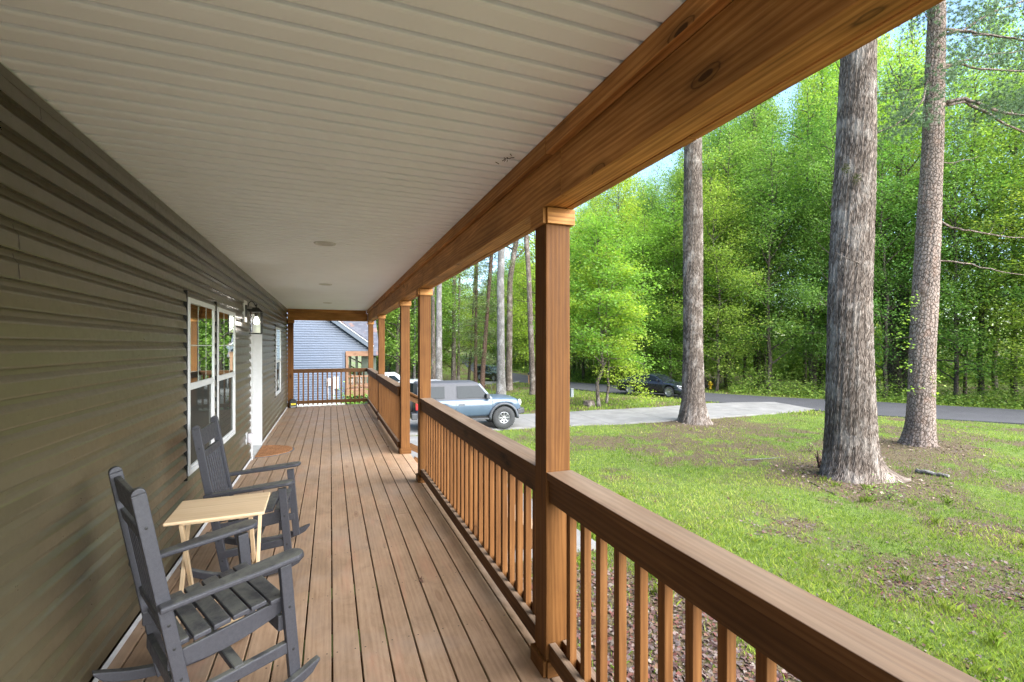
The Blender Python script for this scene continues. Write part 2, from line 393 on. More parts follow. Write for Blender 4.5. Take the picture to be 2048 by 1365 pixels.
def gz(x,y):
    """height of the ground mesh itself"""
    i=np.clip(np.searchsorted(gx,x)-1,0,len(gx)-2); j=np.clip(np.searchsorted(gy,y)-1,0,len(gy)-2)
    u=(x-gx[i])/(gx[i+1]-gx[i]); w=(y-gy[j])/(gy[j+1]-gy[j])
    return (GZ[i,j]*(1-u)+GZ[i+1,j]*u)*(1-w)+(GZ[i,j+1]*(1-u)+GZ[i+1,j+1]*u)*w
def strip(name, A, B, m, lift, n_len=None, n_w=10, lip=.12):
    """sheet draped between two edge polylines"""
    def resample(P,n):
        P=np.array([(p[0],p[1]) for p in P]); s=np.concatenate([[0],np.cumsum(np.hypot(*np.diff(P,axis=0).T))])
        t=np.linspace(0,s[-1],n); return np.stack([np.interp(t,s,P[:,0]),np.interp(t,s,P[:,1])],-1)
    L=sum((Vector(A[i+1])-Vector(A[i])).length for i in range(len(A)-1)); n=n_len or int(L/.5)+2
    a=resample(A,n); b=resample(B,n); T=np.linspace(0,1,n_w+1)[None,:,None]
    P=a[:,None,:]*(1-T)+b[:,None,:]*T; Z=gz(P[...,0],P[...,1])+lift
    # smooth the surface a little so it reads as laid paving
    for _ in range(3): Z[1:-1]=(Z[:-2]+Z[1:-1]*2+Z[2:])/4
    V=[tuple((*P[i,j],Z[i,j])) for i in range(n) for j in range(n_w+1)]; m1=n_w+1
    Fs=[(i*m1+j,(i+1)*m1+j,(i+1)*m1+j+1,i*m1+j+1) for i in range(n-1) for j in range(n_w)]
    k=len(V); edge=[(i,0) for i in range(n)]; V+= [(*P[i,0],Z[i,0]-lip) for i in range(n)]; Fs+=[(i*m1,k+i,k+i+1,(i+1)*m1) for i in range(n-1)]
    k=len(V); V+= [(*P[i,n_w],Z[i,n_w]-lip) for i in range(n)]; Fs+=[(i*m1+n_w,(i+1)*m1+n_w,k+i+1,k+i) for i in range(n-1)]
    for row in (0,n-1):
        k=len(V); V+=[(*P[row,j],Z[row,j]-lip) for j in range(m1)]; Fs+=[(row*m1+j,row*m1+j+1,k+j+1,k+j) for j in range(n_w)]
    me=bpy.data.meshes.new(name); me.from_pydata(V,[],Fs); me.update(); return tag(link(name,me,None,[m]),kind='structure')
t=NT('asphalt'); v=t.coord('Object'); 
t.base(t.mix(.6,t.ramp(t.noise(v,60,4,.7),[(.3,(.024,.023,.026)),(.7,(.058,.055,.060))]),t.ramp(t.noise(v,.7,5),[(.3,.75),(.7,1.25)]),'MULTIPLY')); t.rough(.8); t.bump(t.noise(v,90,3),.5,.01); M['asphalt']=t.m
t=NT('concrete'); v=t.coord('Object')
c=t.mix(.8,t.ramp(t.noise(v,1.1,6,.65),[(.3,(.125,.120,.112)),(.7,(.205,.195,.182))]),t.ramp(t.noise(v,40,4),[(.3,.88),(.7,1.08)]),'MULTIPLY')
c=t.mix(t.ramp(t.noise(v,2.6,6,.7,1),[(.55,0.0),(.72,.5)]),c,(.13,.10,.075))
sx_=t.node('ShaderNodeSeparateXYZ'); t.l(v,sx_.inputs[0])
for ax_,pd in ((0,3.1),(1,3.0)):
    fr_=t.math('FRACT',t.math('DIVIDE',t.math('ADD',sx_.outputs[ax_],100.4),pd)); c=t.mix(t.math('LESS_THAN',fr_,.008),c,(.05,.045,.04)); t.base(c); t.rough(.85); t.bump(t.noise(v,70,3),.25,.004); M['concrete']=t.m

near=[hit(*p) for p in [(919,721),(925,728),(946,744),(980,757),(1024,763.5),(1057,768),(1140,778.5),(1255,790),(1400,803),(1560,816),(1740,832),(2048,850)]]
farE=[hit(*p) for p in [(914,716.5),(922,719),(943,725),(970,733),(1000,740.5),(1026,747),(1057,753),(1140,765.5),(1255,775),(1400,787),(1740,805),(2048,822)]]
dn=(near[-1]-near[-2]).normalized(); near.append(near[-1]+dn*60); farE.append(farE[-1]+dn*60)
def band(P,h=2): return P
# even out: road of constant width built round its centre line
def centre(A,B,n=60):
    def rs(P):
        P=np.array([(p[0],p[1]) for p in P]); s=np.concatenate([[0],np.cumsum(np.hypot(*np.diff(P,axis=0).T))]); t=np.linspace(0,s[-1],n)
        return np.stack([np.interp(t,s,P[:,0]),np.interp(t,s,P[:,1])],-1)
    return (rs(A)+rs(B))/2
strip('road',near,farE,M['asphalt'],.05,n_len=160,n_w=12)
ROADN=np.array([(p.x,p.y) for p in near]); ROADF=np.array([(p.x,p.y) for p in farE])

dA=[hit(*p) for p in [(1548,806.5),(1440,808),(1300,818),(1140,827),(1040,832)]]; dB=[hit(*p) for p in [(1630,821),(1540,830),(1400,841),(1140,854),(1000,861.5)]]
dirL=(dB[-1]-dB[-2]).normalized()
dA.append(Vector((2.6,dA[-1].y+.3,0))); dB.append(Vector((2.6,dB[-1].y+.1,0)))
strip('driveway',dA,dB,M['concrete'],.07,n_len=90,n_w=12)
strip('walkway',[(1.75,5.45,0),(1.75,16.6,0)],[(3.35,5.45,0),(3.35,16.6,0)],M['concrete'],.085,n_len=30,n_w=6)
e0=hit(1030,767); e1=hit(962,772.5); e2=hit(1040,763.5); e3=hit(965,765)
strip('neighbour_driveway',[e0,e1],[e2,e3],M['concrete'],.09,n_len=20,n_w=4)
POLYS=[]
def poly(P): POLYS.append(np.array([(p[0],p[1]) for p in P]))
poly(list(near)+list(farE)[::-1]); poly(dA+dB[::-1]); poly([(1.75,5.45),(1.75,16.6),(3.35,16.6),(3.35,5.45)]); poly([e0,e1,e3,e2])
def inside(P,x,y):
    c=np.zeros(len(x),bool); j=len(P)-1
    for i in range(len(P)):
        cond=((P[i,1]>y)!=(P[j,1]>y)); xx=(P[j,0]-P[i,0])*(y-P[i,1])/(P[j,1]-P[i,1]+1e-12)+P[i,0]; c^=cond&(x<xx); j=i
    return c

# ------------------------------------------------------------------ the house with its porch
XW=-1.05; ZC=2.547; ZB=2.255; XP=.965; PS=.13; YEND=13.40; YB=-2.6
H=empty('house',(0,0,0),0,'dark olive vinyl sided house whose long covered wooden porch fills the view','house')
def dutch(z0,z1,off=0):
    """lap siding profile as (depth,z) from bottom to top of one course"""
    h=z1-z0
    return [(-.004,z0+.003),(.0245,z0-.0005),(.0255,z0+h*.06),(.0215,z0+h*.50),(.0185,z0+h*.57),(.0105,z0+h*.67),(.0045,z0+h*.76),(.0015,z0+h*.92),(-.004,z1+.003)]
def siding(mb, x, y0, y1, z0, z1, step=.1035, sgn=1, top=None, axis='Y', zref=ZC):
    k0=math.floor((zref-z1)/step+1e-6); z=zref-k0*step; 
    zz=zref-math.ceil((zref-z0)/step-1e-6)*step; courses=[]
    while zz<z1-1e-4:
        a=zz; b=zz+step; courses.append((a,b)); zz=b
    for a,b in courses:
        pr=[(d,min(max(z,z0),z1)) for d,z in dutch(a,b)]
        bb=len(mb.v)
        for d,z in pr:
            if axis=='Y': mb.v += [(x+sgn*d,y0,z),(x+sgn*d,y1,z)]
            else: mb.v += [(y0,x+sgn*d,z),(y1,x+sgn*d,z)]
        for i in range(len(pr)-1):
            if abs(pr[i][1]-pr[i+1][1])<1e-7 and abs(pr[i][0]-pr[i+1][0])<1e-7: continue
            q=bb+2*i; idx=[q,q+1,q+3,q+2]
            if (sgn>0)!=(axis=='Y'): idx=idx[::-1]
            mb.face(idx,[(0,0),(1,0),(1,1),(0,1)])
WIN=[(4.27,5.13),(5.27,6.16),(10.5,11.45)]; WZ=(.585,1.965); DOOR=(7.42,8.36)
mb=MB(); holes=[(a,b,*WZ) for a,b in WIN]+[(DOOR[0],DOOR[1],0,1.985)]
ycur=YB; holes.sort()
segs=[]
for (a,b,z0,z1) in holes:
    segs.append((ycur,a,.045,ZC)); segs.append((a,b,.045,z0)) if z0>.05 else None; segs.append((a,b,z1,ZC)); ycur=b
segs.append((ycur,YEND,.045,ZC))
for s_ in segs:
    if s_: siding(mb,XW,*s_)
mb.build('siding',M['siding'],H,fix=False)
# seams where siding lengths overlap, their shadow line laid on as dark strips
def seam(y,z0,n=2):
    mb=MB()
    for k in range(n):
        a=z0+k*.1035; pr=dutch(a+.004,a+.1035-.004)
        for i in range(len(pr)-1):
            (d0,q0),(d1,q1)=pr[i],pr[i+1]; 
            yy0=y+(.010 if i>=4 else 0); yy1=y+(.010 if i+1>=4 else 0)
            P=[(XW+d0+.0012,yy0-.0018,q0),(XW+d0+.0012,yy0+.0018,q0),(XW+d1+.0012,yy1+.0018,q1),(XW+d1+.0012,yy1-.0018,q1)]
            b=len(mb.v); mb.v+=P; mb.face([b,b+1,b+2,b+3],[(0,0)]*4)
    mb.build('siding_seam_shade',M['black_gap_shade'],H,fix=False)
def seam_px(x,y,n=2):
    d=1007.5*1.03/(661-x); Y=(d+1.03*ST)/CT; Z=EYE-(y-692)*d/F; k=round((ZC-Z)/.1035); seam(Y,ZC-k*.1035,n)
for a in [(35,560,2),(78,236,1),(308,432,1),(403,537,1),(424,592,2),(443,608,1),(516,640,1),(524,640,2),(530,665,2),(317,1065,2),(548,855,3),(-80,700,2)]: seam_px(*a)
# wall body behind the siding, other walls, roof
mb=MB(); zc=ZC+.02
for (a,b,z0,z1) in [(YB,4.27,-1.6,ZC+.3),(4.27,6.16,-1.6,.585),(4.27,6.16,1.965,ZC+.3),(5.13,5.27,.585,1.965),(6.16,7.42,-1.6,ZC+.3),(7.42,8.36,-1.6,.0),(7.42,8.36,1.985,ZC+.3),(8.36,10.5,-1.6,ZC+.3),(10.5,11.45,-1.6,.585),(10.5,11.45,1.965,ZC+.3),(11.45,YEND,-1.6,ZC+.3)]:
    mb.box((XW-.16,a,z0),(XW+.001,b,z1),axis=1)
mb.box((-9,YB,-1.6),(-8.85,YEND,ZC+.3),axis=1); mb.box((-8.85,YB,-1.6),(XW-.16,YB+.15,ZC+.3),axis=0); mb.box((-8.85,YEND-.15,-1.6),(XW-.16,YEND,ZC+.3),axis=0)
mb.box((-8.85,YB+.15,-.1),(XW-.16,YEND-.15,0),axis=0)
mb.build('wall',M['siding'],H)
mb=MB(); mb.prism([(-9.5,ZC+.32),(1.5,ZC+.32),(1.5,ZC+.40),(-4,ZC+2.6),(-9.5,ZC+.40)],lambda a,b,t:(a,t,b),YB-.4,YEND+.5); 
M['shingle']=plain('grey_shingles',(.095,.10,.115),.9,noise_amt=.35,nscale=14,bump=.5)
mb.build('roof',M['shingle'],H)  # unseen simple slab, added to block sky light above the porch ceiling
# soffit ceiling: triple four inch panels running across
mb=MB(); Y=YB; prof=[]; pat=[.107,.107,.091]; k=0; Y0=1.557-.305*14; Y=Y0
while Y<YEND:
    w=pat[k%3]; prof+= [(Y,0),(Y+.012,-.0025),(Y+w-.028,0),(Y+w-.016,.005),(Y+w-.0140,.024),(Y+w-.0035,.024),(Y+w-.002,.002)]; Y+=w; k+=1
prof=[p for p in prof if YB<=p[0]<=YEND+.05]
b=0
for y,d in prof: mb.v += [(XW,y,ZC+d),(1.12,y,ZC+d)]
for i in range(len(prof)-1): mb.face([2*i,2*i+2,2*i+3,2*i+1],[(0,0)]*4,0,False)
mb.build('ceiling',M['soffit'],H,fix=False)
mb=MB(); mb.box((XW,YB,ZC-.012),(XW+.014,YEND,ZC-.002),axis=1); mb.build('ceiling_channel',M['white'],H)
mb=MB(); mb.box((XW+.001,YB,ZC-.05),(XW+.022,YEND,ZC-.013),axis=1); mb.build('frieze_trim',M['siding'],H)
mb=MB(); mb.box((XW+.001,YB,.004),(XW+.026,DOOR[0]-.06,.042),axis=1); mb.box((XW+.001,DOOR[1]+.05,.004),(XW+.026,YEND-.13,.042),axis=1); mb.build('base_trim',M['white'],H)
# deck
mb=MB(); gap=.0085; pitch=.139; x0=.008-pitch*8; k=0
xs=[]
x=x0
while x<.97: xs.append((max(x,XW),x+pitch)); x+=pitch
xs=xs+[(.981,1.10)]
for (a,b_) in xs:
    y=YB-random.uniform(0,1.5); 
    while y<YEND+.08:
        L=random.choice([3.66,4.88,4.88]); y1=min(y+L,YEND+.10)
        mb.box((a+gap/2,max(y,YB)+.001,-.032),(b_-gap/2,y1-.003,0),axis=1); y=y1
mb.build('deck_boards',M['deck'],H,bevel=.0035,seg=2)
mb=MB()
for y in np.arange(YB+.3,YEND,.61): mb.box((XW,y,-.24),(1.07,y+.04,-.033),axis=0)
for (a,b_) in xs:
    for y in np.arange(YB+.32,YEND,.61):
        pass
mb.box((1.07,YB,-.27),(1.105,YEND+.06,-.036),axis=1); mb.box((XW,YEND+.065,-.27),(1.105,YEND+.10,-.036),axis=0)
mb.build('deck_frame',M['rail'],H)
mb=MB()
for (a,b_) in xs[:-1]:
    for y in np.arange(YB+.32,YEND,.61):
        for xx in (a+.025,b_-.025): mb.lathe((xx,y+random.uniform(-.006,.006),0),[(.0045,.0006),(0.0,.0007)],6)
mb.build('deck_screws',M['screw'],H)['kind']='stuff'
# beam over the posts + across the far end
def joined(mb,x0,x1,z0,z1,ys):
    for i in range(len(ys)-1): mb.box((x0,ys[i]+.0012,z0),(x1,ys[i+1]-.0012,z1),axis=1)
mb=MB(); XB=XP-.015; 
joined(mb,XB,XB+.038,ZB,ZC-.083,[YB,.02,1.86,5.2,8.6,11.2,YEND+.02]); joined(mb,XB+.117,XB+.155,ZB,ZC+.1,[YB,1.2,4.9,8.1,YEND+.13])
joined(mb,XB+.0385,XB+.1165,ZB+.004,ZB+.04,[YB,2.4,6.3,9.9,YEND+.02])
mb.box((XB+.04,YB,ZB+.05),(XB+.115,YEND,ZC+.1),axis=1)
mb.build('beam',M['beam'],H,bevel=.003)
mb=MB(); joined(mb,XB-.034,XB+.02,ZC-.080,ZC-.001,[YB,-.3,1.95,4.3,7.5,10.3,YEND-.04]); mb.build('beam_trim',M['beam'],H,bevel=.003)
mb=MB(); mb.box((XW+.02,YEND,ZB),(XB-.002,YEND+.1,ZC-.083),axis=0); mb.box((XW+.02,YEND-.035,ZC-.080),(XB-.036,YEND+.1,ZC-.001),axis=0); mb.build('end_beam',M['beam'],H,bevel=.003)
# posts
def post(x,y,name='post',lab=None,base=True):
    p=empty(name,(x+PS/2,y+PS/2,0)); p.parent=H
    if lab: p['label']=lab
    h=PS/2; mb=MB(); mb.box((-h,-h,.0),(h,h,ZB-.001),axis=2); mb.build('shaft',M['post'],p,bevel=.004)
    for nm,z0,z1 in (('cap_trim',ZB-.078,ZB-.002),('base_trim',.001,.078)):
        mb=MB(); t_=.018
        mb.box((-h,-h-t_,z0),(h+t_,-h-.0005,z1),axis=0); mb.box((-h-t_,-h-t_*.35,z0),(-h-.0005,h+t_,z1),axis=1)
        mb.box((h+.0005,-h+.001,z0),(h+t_,h+t_,z1),axis=1); mb.box((-h,h+.0005,z0),(h,h+t_,z1),axis=0)
        mb.build(nm,M['beam'] if nm=='cap_trim' else M['post'],p,bevel=.002)
    return p
PY=[2.046,5.47,7.02,10.45,YEND-.03]
post(XP,-1.45); 
for y in PY: post(XP,y)
post(XW+.022,YEND-.03)
# railings
ZR=.982
def railing(y0,y1,xi,name='railing',bal0=None,sp=.1275,dz=0):
    r=empty(name,(0,0,0)); r.parent=H; zr=ZR+dz
    mb=MB(); mb.box((xi,y0,zr-.037),(xi+.135,y1,zr),axis=1); mb.build('rail_cap',M['rail'],r,bevel=.003)
    mb=MB(); mb.box((xi+.012,y0,zr-.142),(xi+.047,y1,zr-.0385),axis=1); mb.build('upper_rail',M['rail'],r,bevel=.003)
    mb=MB(); mb.box((xi+.012,y0,.072),(xi+.047,y1,.158),axis=1); mb.box((xi+.083,y0,.072),(xi+.118,y1,.158),axis=1); mb.build('bottom_rail',M['rail'],r,bevel=.003)
    mb=MB(); mb.box((xi+.083,y0,zr-.142),(xi+.118,y1,zr-.0385),axis=1); mb.build('outer_rail',M['rail'],r,bevel=.003)
    n=int((y1-y0-.06)/sp); s=(y1-y0)/(n+1); ys=[y0+s*(k+1) for k in range(n)]
    ys.sort()
    for yb in ys:
        mb=MB(); j=random.uniform(-.002,.002); mb.box((xi+.0475,yb-.0175+j,.03),(xi+.0825,yb+.0175+j,zr-.039),axis=2)
        mb.build('baluster',M['bal'],r,bevel=.0015,seg=1)
    return r
railing(-1.32,PY[0]-.002,XP+.002)
railing(PY[0]+PS+.002,PY[1]-.002,XP+.002)
XR=.90
railing(PY[2]+PS+.002,PY[3]-.002,XR+.02); railing(PY[3]+PS+.002,PY[4]-.002,XR+.02)
# end railing across
r=empty('railing',(0,0,0)); r.parent=H; ye=YEND-.02
mb=MB(); mb.box((XW+.155,ye,ZR-.037),(XP-.002,ye+.13,ZR),axis=0); mb.build('rail_cap',M['rail'],r,bevel=.003)
mb=MB(); mb.box((XW+.155,ye+.012,ZR-.10),(XP-.002,ye+.047,ZR-.0385),axis=0); mb.build('upper_rail',M['rail'],r,bevel=.003)
mb=MB(); mb.box((XW+.155,ye+.012,.072),(XP-.002,ye+.047,.158),axis=0); mb.build('bottom_rail',M['rail'],r,bevel=.003)
xs_=np.linspace(XW+.155,XP,17)[1:-1]
for xb in xs_:
    mb=MB(); mb.box((xb-.0175,ye+.0475,.03),(xb+.0175,ye+.0825,ZR-.039),axis=2); mb.build('baluster',M['bal'],r,bevel=.0015,seg=1)
# steps in the opening between the second and third post
st=empty('porch_steps',(0,0,0)); st.parent=H
g0=float(gz(np.array([2.1]),np.array([6.3]))[0])+.085
mb=MB(); n=6; rise=(0-g0)/(n+1)
for k in range(n):
    z=-rise*(k+1); xa=1.115+.26*k; mb.box((xa,PY[1]+PS,z-.04),(xa+.28,PY[2],z),axis=1)
mb.build('step_treads',M['deck'],st,bevel=.003)
mb=MB()
for yy in (PY[1]+PS-.045,PY[2]+.005): mb.beam((1.108,yy+.02,-.17),(1.108+.26*n,yy+.02,-.17-rise*n),.038,.26,(0,0,1))
mb.build('stringer',M['rail'],st)
mb=MB(); q1=Vector((XP+.05,PY[2]+.03,.93)); q2=Vector((1.2+.26*n,PY[2]+.03,.93-rise*n-.05)); mb.tube([q1,q2],.022,10)
q1b=Vector((XP+.05,PY[1]+PS-.02,.93)); 
mb.build('grab_rail',M['rail'],st)
mb=MB(); mb.beam((XP+PS,PY[2]+.065,.83),(1.2+.26*n,PY[2]+.065,.83-rise*n),.036,.09); mb.beam((XP+PS,PY[2]+.065,.10),(1.2+.26*n,PY[2]+.065,.10-rise*n),.036,.09)
mb.box((1.16+.26*n,PY[2]+.02,g0-.02),(1.25+.26*n,PY[2]+.11,g0+1.0),axis=2)
mb.build('stair_rail',M['rail'],st)
# windows
def window(y0,y1):
    w=empty('window',(XW,y0,0)); w.parent=H; W_=y1-y0; z0,z1=WZ; zm=1.27; t_=.038
    mb=MB()
    mb.box((-.02,0,z0),(.036,t_,z1),axis=2); mb.box((-.02,W_-t_,z0),(.036,W_,z1),axis=2)
    mb.box((-.02,t_,z1-t_),(.036,W_-t_,z1),axis=1); mb.box((-.02,t_,z0),(.036,W_-t_,z0+t_),axis=1); mb.build('frame',M['white'],w,bevel=.002)
    mb=MB(); s_=.022
    mb.box((-.01,t_,zm-.026),(.034,W_-t_,zm+.026),axis=1)
    mb.box((-.03,t_,z0+t_),(.026,t_+s_,zm-.028),axis=2); mb.box((-.03,W_-t_-s_,z0+t_),(.026,W_-t_,zm-.028),axis=2); mb.box((-.03,t_+s_,z0+t_),(.026,W_-t_-s_,z0+t_+s_),axis=1)
    mb.build('sash',M['white'],w,bevel=.002)
    mb=MB(); mb.box((-.02,t_,zm+.0285),(.0275,W_-t_,z1-t_-.0005),axis=1); mb.build('upper_pane',M['pane'],w)
    mb=MB(); mb.box((-.035,t_+s_+.0005,z0+t_+s_+.0005),(.016,W_-t_-s_-.0005,zm-.0285),axis=1); mb.build('lower_pane',M['pane_dim'],w)
    mb=MB()
    for k in (1,2): yy=t_+(W_-2*t_)*k/3; mb.box((.0276,yy-.0035,zm+.029),(.0286,yy+.0035,z1-t_-.001),axis=2)
    zz=(zm+z1-.05)/2; mb.box((.0287,t_+.001,zz-.004),(.0293,W_-t_-.001,zz+.004),axis=1)
    mb.build('grille',plain_grille,w)
plain_grille=plain('window_grille',(.42,.44,.38),.4)
for a,b_ in WIN: window(a,b_)
# dark J-channel round windows
for a,b_ in WIN:
    mb=MB(); mb.box((XW+.002,a-.020,WZ[0]-.03),(XW+.026,a-.001,WZ[1]+.05),axis=2); mb.build('window_channel',M['black_gap_shade'],H)
# door set back in the wall
d=empty('door',(XW,DOOR[0],0)); d.parent=H; DW=DOOR[1]-DOOR[0]; zt=1.985
mb=MB(); mb.box((-.15,0,.0),(.034,.045,zt),axis=2); mb.box((-.15,DW-.02,.0),(.034,DW,zt),axis=2); mb.box((-.15,.045,zt-.03),(.034,DW-.02,zt),axis=1)
mb.box((.002,-.035,.0),(.038,-.0005,zt+.05),axis=2); mb.box((.002,DW+.0005,.0),(.038,DW+.045,zt+.05),axis=2); mb.box((.002,-.0005,zt+.0005),(.038,DW+.0005,zt+.05),axis=1)
mb.build('frame',M['white'],d,bevel=.002)
mb=MB(); mb.box((-.14,.0455,.03),(-.098,DW-.0205,zt-.031),axis=2); 
for (a,b_) in ((.15,.42),(.52,.79)):
    for (c0,c1) in ((.2,.9),(1.05,1.85)): mb.box((-.0979,a,c0),(-.092,b_,c1),axis=2)
mb.build('door_leaf',M['white'],d,bevel=.003)
mb=MB(); mb.box((-.15,.046,.001),(.05,DW-.021,.028),axis=1); mb.build('threshold',M['steel'],d,bevel=.003)
mb=MB(); mb.lathe((-.06,.11,.95),[(0,0.03),(.026,.026),(.028,.0),(.012,-.012),(.012,-.035)],14,'X'); mb.build('handle',M['steel'],d)
# ------------------------------------------------------------------ things on the porch
def rocking_chair(loc, rz, label):
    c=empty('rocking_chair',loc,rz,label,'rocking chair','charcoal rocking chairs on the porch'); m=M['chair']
    hw=.262
    # side frames; x forward, z up
    def bp(z): return -.150-(z-.06)*.205        # back post centre line
    for s_ in (-1,1):
        y=s_*(hw-.02)
        mb=MB(); mb.beam((bp(.05),y,.05),(bp(1.03),y,1.03),.034,.056,(1,0,0)); 
        # rounded head
        P=[(math.cos(a)*.028,math.sin(a)*.024) for a in np.linspace(0,math.pi,9)]
        q=Vector((bp(1.03),y,1.03)); ax=Vector((-.205,0,1)).normalized(); sd=Vector((1,0,.205)).normalized()
        mb.prism(P,lambda a,b,t:q+sd*a+ax*b+Vector((0,t,0)),-.017,.017)
        o=mb.build('back_post',m,c,bevel=.004)
        mb=MB()
        for z in (.90,.50,.40,.27,.13):
            mb.lathe((bp(z),y+s_*.0183,z),[(.007,0),(.006,s_*.0006),(0,s_*.0007)],8,'Y')
        mb.build('screws',M['screw'],c)
        mb=MB(); yf=s_*(hw+.012); mb.beam((.315,yf,.055),(.262,yf,.592),.034,.058,(1,0,0)); mb.build('front_leg',m,c,bevel=.004)
        mb=MB()
        for z in (.40,.20): mb.lathe((.315-(z-.055)*.098,yf+s_*.0183,z),[(.007,0),(.006,s_*.0006),(0,s_*.0007)],8,'Y')
        mb.build('screws',M['screw'],c)
        # rocker
        n=22; xs=np.linspace(-.43,.43,n); R0=1.05; up=[];lo=[]
        for x in xs:
            z=R0-math.sqrt(R0*R0-(x-.03)**2); e=max(0,min(1,(x+.43)*19,(.43-x)*19))**.5; lo.append((x,z+.002+(1-e)*.03)); up.append((x,z+.050-(1-e)*.008))
        mb=MB(); yr=s_*(hw+.046); mb.prism(lo+up[::-1],lambda a,b,t:(a,t,b),yr-.019-(.012 if s_>0 else -.012)*0-.0,yr+.019); mb.build('rocker',m,c,bevel=.005)
        # arm: tapered plank widening to the front with a rounded nose
        ya=s_*(hw+.022)
        pl=[(-.285,-.026),(-.10,-.034),(.12,-.052),(.30,-.056)]+[(.30+.052*math.sin(a),-.056*math.cos(a)) for a in np.linspace(.25,math.pi-.25,8)]+[(.30,.056),(.12,.052),(-.10,.034),(-.285,.026)]
        mb=MB(); mb.prism(pl,lambda a,b,t:(a,ya+b,.572+(a+.285)*.075+t),0,.024); mb.build('arm',m,c,bevel=.008,seg=3)
        # seat side rail with curved underside
        top=[(x,.372+(x+.2)*.105) for x in np.linspace(-.24,.27,8)]; bot=[(x,.372+(x+.2)*.105-.058-.030*math.sin(math.pi*(x+.24)/.51)) for x in np.linspace(.27,-.24,8)]
        ys=s_*(hw-.022-.002); mb=MB(); mb.prism(top+bot,lambda a,b,t:(a,t,b),ys-(.016 if s_>0 else -.0)-.0+(0 if s_>0 else -.0),ys+(.0 if s_>0 else .016)); mb.build('seat_rail',m,c,bevel=.003)
        mb=MB(); mb.beam((-.19,y,.165),(.30,yf-s_*.004,.215),.034,.052); mb.build('side_stretcher',m,c,bevel=.006)
    # seat slats
    for k in range(6):
        x=-.185+k*.0845; z=.386+(x+.2)*.105+.003*k*(k-5)*-.4
        mb=MB(); wd=hw-.026 if k<5 else hw-.004
        if k==0: wd=hw-.05
        mb.beam((x,-wd,z),(x,wd,z),.075,.022,(-.105,0,1)); mb.build('seat_slat',m,c,bevel=.005)
        mb=MB()
        for s_ in (-1,1): mb.lathe((x,s_*(wd-.03),z+.0113),[(.0035,0),(0,.0006)],6)
        mb.build('screws',M['screw'],c)
    # back
    def bx(z): return bp(z)
    ax=Vector((-.205,0,1)).normalized()
    def back(z0,z1,t,y0,y1,off=0): 
        mb=MB(); p0=Vector((bx((z0+z1)/2)+off,y0,(z0+z1)/2)); p1=p0.copy(); p1.y=y1; mb.beam(p0,p1,t,(z1-z0)/ax.z,ax); return mb
    back(.905,1.015,.030,-hw+.039,hw-.039).build('headrest',m,c,bevel=.007)
    back(.825,.872,.034,-hw+.039,hw-.039).build('upper_back_rail',m,c,bevel=.005)
    back(.455,.50,.034,-hw+.039,hw-.039).build('lower_back_rail',m,c,bevel=.005)
    for k in range(8):
        y=-.182+k*.052; mb=MB(); mb.beam((bx(.50)+.002,y,.50),(bx(.826)+.002,y,.826),.034,.018,(1,0,0)); mb.build('back_slat',m,c,bevel=.004)
    mb=MB(); mb.beam((.25,-hw+.0,.325),(.25,hw-.0,.325),.028,.07); mb.build('front_apron',m,c,bevel=.003)
    mb=MB(); mb.beam((.05,-hw,.205),(.05,hw,.205),.05,.03); mb.build('cross_stretcher',m,c,bevel=.006)
    mb=MB(); mb.beam((-.21,-hw+.04,.235),(-.21,hw-.04,.235),.028,.06); mb.build('back_stretcher',m,c,bevel=.003)
    c.scale=(.86,.97,1)
    return c
rocking_chair((-.517,2.507,0),R(27),'charcoal slatted rocking chair in the foreground, nearest and in front of the pale folding table')
rocking_chair((-.535,3.93,0),R(-1.5),'charcoal slatted rocking chair behind the folding table, under the double window')
# folding table
tb=empty('folding_table',(-.585,3.135,0),R(1.5),'small pale natural wood folding tray table between the two rocking chairs','table'); m=M['pale_wood']
mb=MB(); L_,W_,h=.235,.195,.665
out=[(-L_,-W_),(L_,-W_),(L_,W_),(-L_,W_)]
mb.prism(out,lambda a,b,t:(a,b,t),h-.018,h); mb.build('table_top',m,tb,bevel=.006,seg=3)

for ya_ in (-.155,.130): mb=MB(); mb.box((-.16,ya_,h-.036),(.16,ya_+.025,h-.0185),axis=0); mb.build('support_bar',m,tb,bevel=.002)
for x,dx in ((-.185,.0),(-.163,.0),(.185,.0),(.163,0)):
    s_=1 if abs(x)>.17 else -1
    mb=MB(); mb.beam((x,-s_*.17,.005),(x,s_*.15,h-.03),.019,.030,(0,1,0)); mb.build('leg',m,tb,bevel=.002)
for s_ in (-1,1):
    mb=MB(); xx=.15 if s_>0 else .17; mb.beam((-xx-.02,s_*.145,.055 if 1 else 0),(xx+.02,s_*.145,.055),.018,.028); mb.build('stretcher',m,tb,bevel=.002)
# doormat
t=NT('coir'); v=t.coord('Object'); t.base(t.mix(.8,t.ramp(t.noise(v,45,6,.8),[(.35,(.15,.06,.02)),(.5,(.42,.19,.075)),(.68,(.62,.33,.15))]),t.ramp(t.noise(v,9,3),[(.3,.7),(.7,1.2)]),'MULTIPLY')); t.rough(.95); t.bump(t.noise(v,120,5,.8),1,.02); M['coir']=t.m
dm=empty('doormat',(XW+.035,7.93,0),0,'half round brown coir doormat with grey rim lying at the white door','doormat')
hm=[(.50*math.sin(a),-.43*math.cos(a)) for a in np.linspace(0,math.pi,40)]
mb=MB(); mb.prism(hm,lambda a,b,t:(a*.94+.004,b*.94,t),.002,.016)
o=mb.build('coir_pile',M['coir'],dm)
n=9000; a=RNG.uniform(0,math.pi,n); r_=np.sqrt(RNG.uniform(0,1,n)); P=np.stack([.5*.93*r_*np.sin(a)+.006,-.43*.93*r_*np.cos(a),np.full(n,.015)],-1)
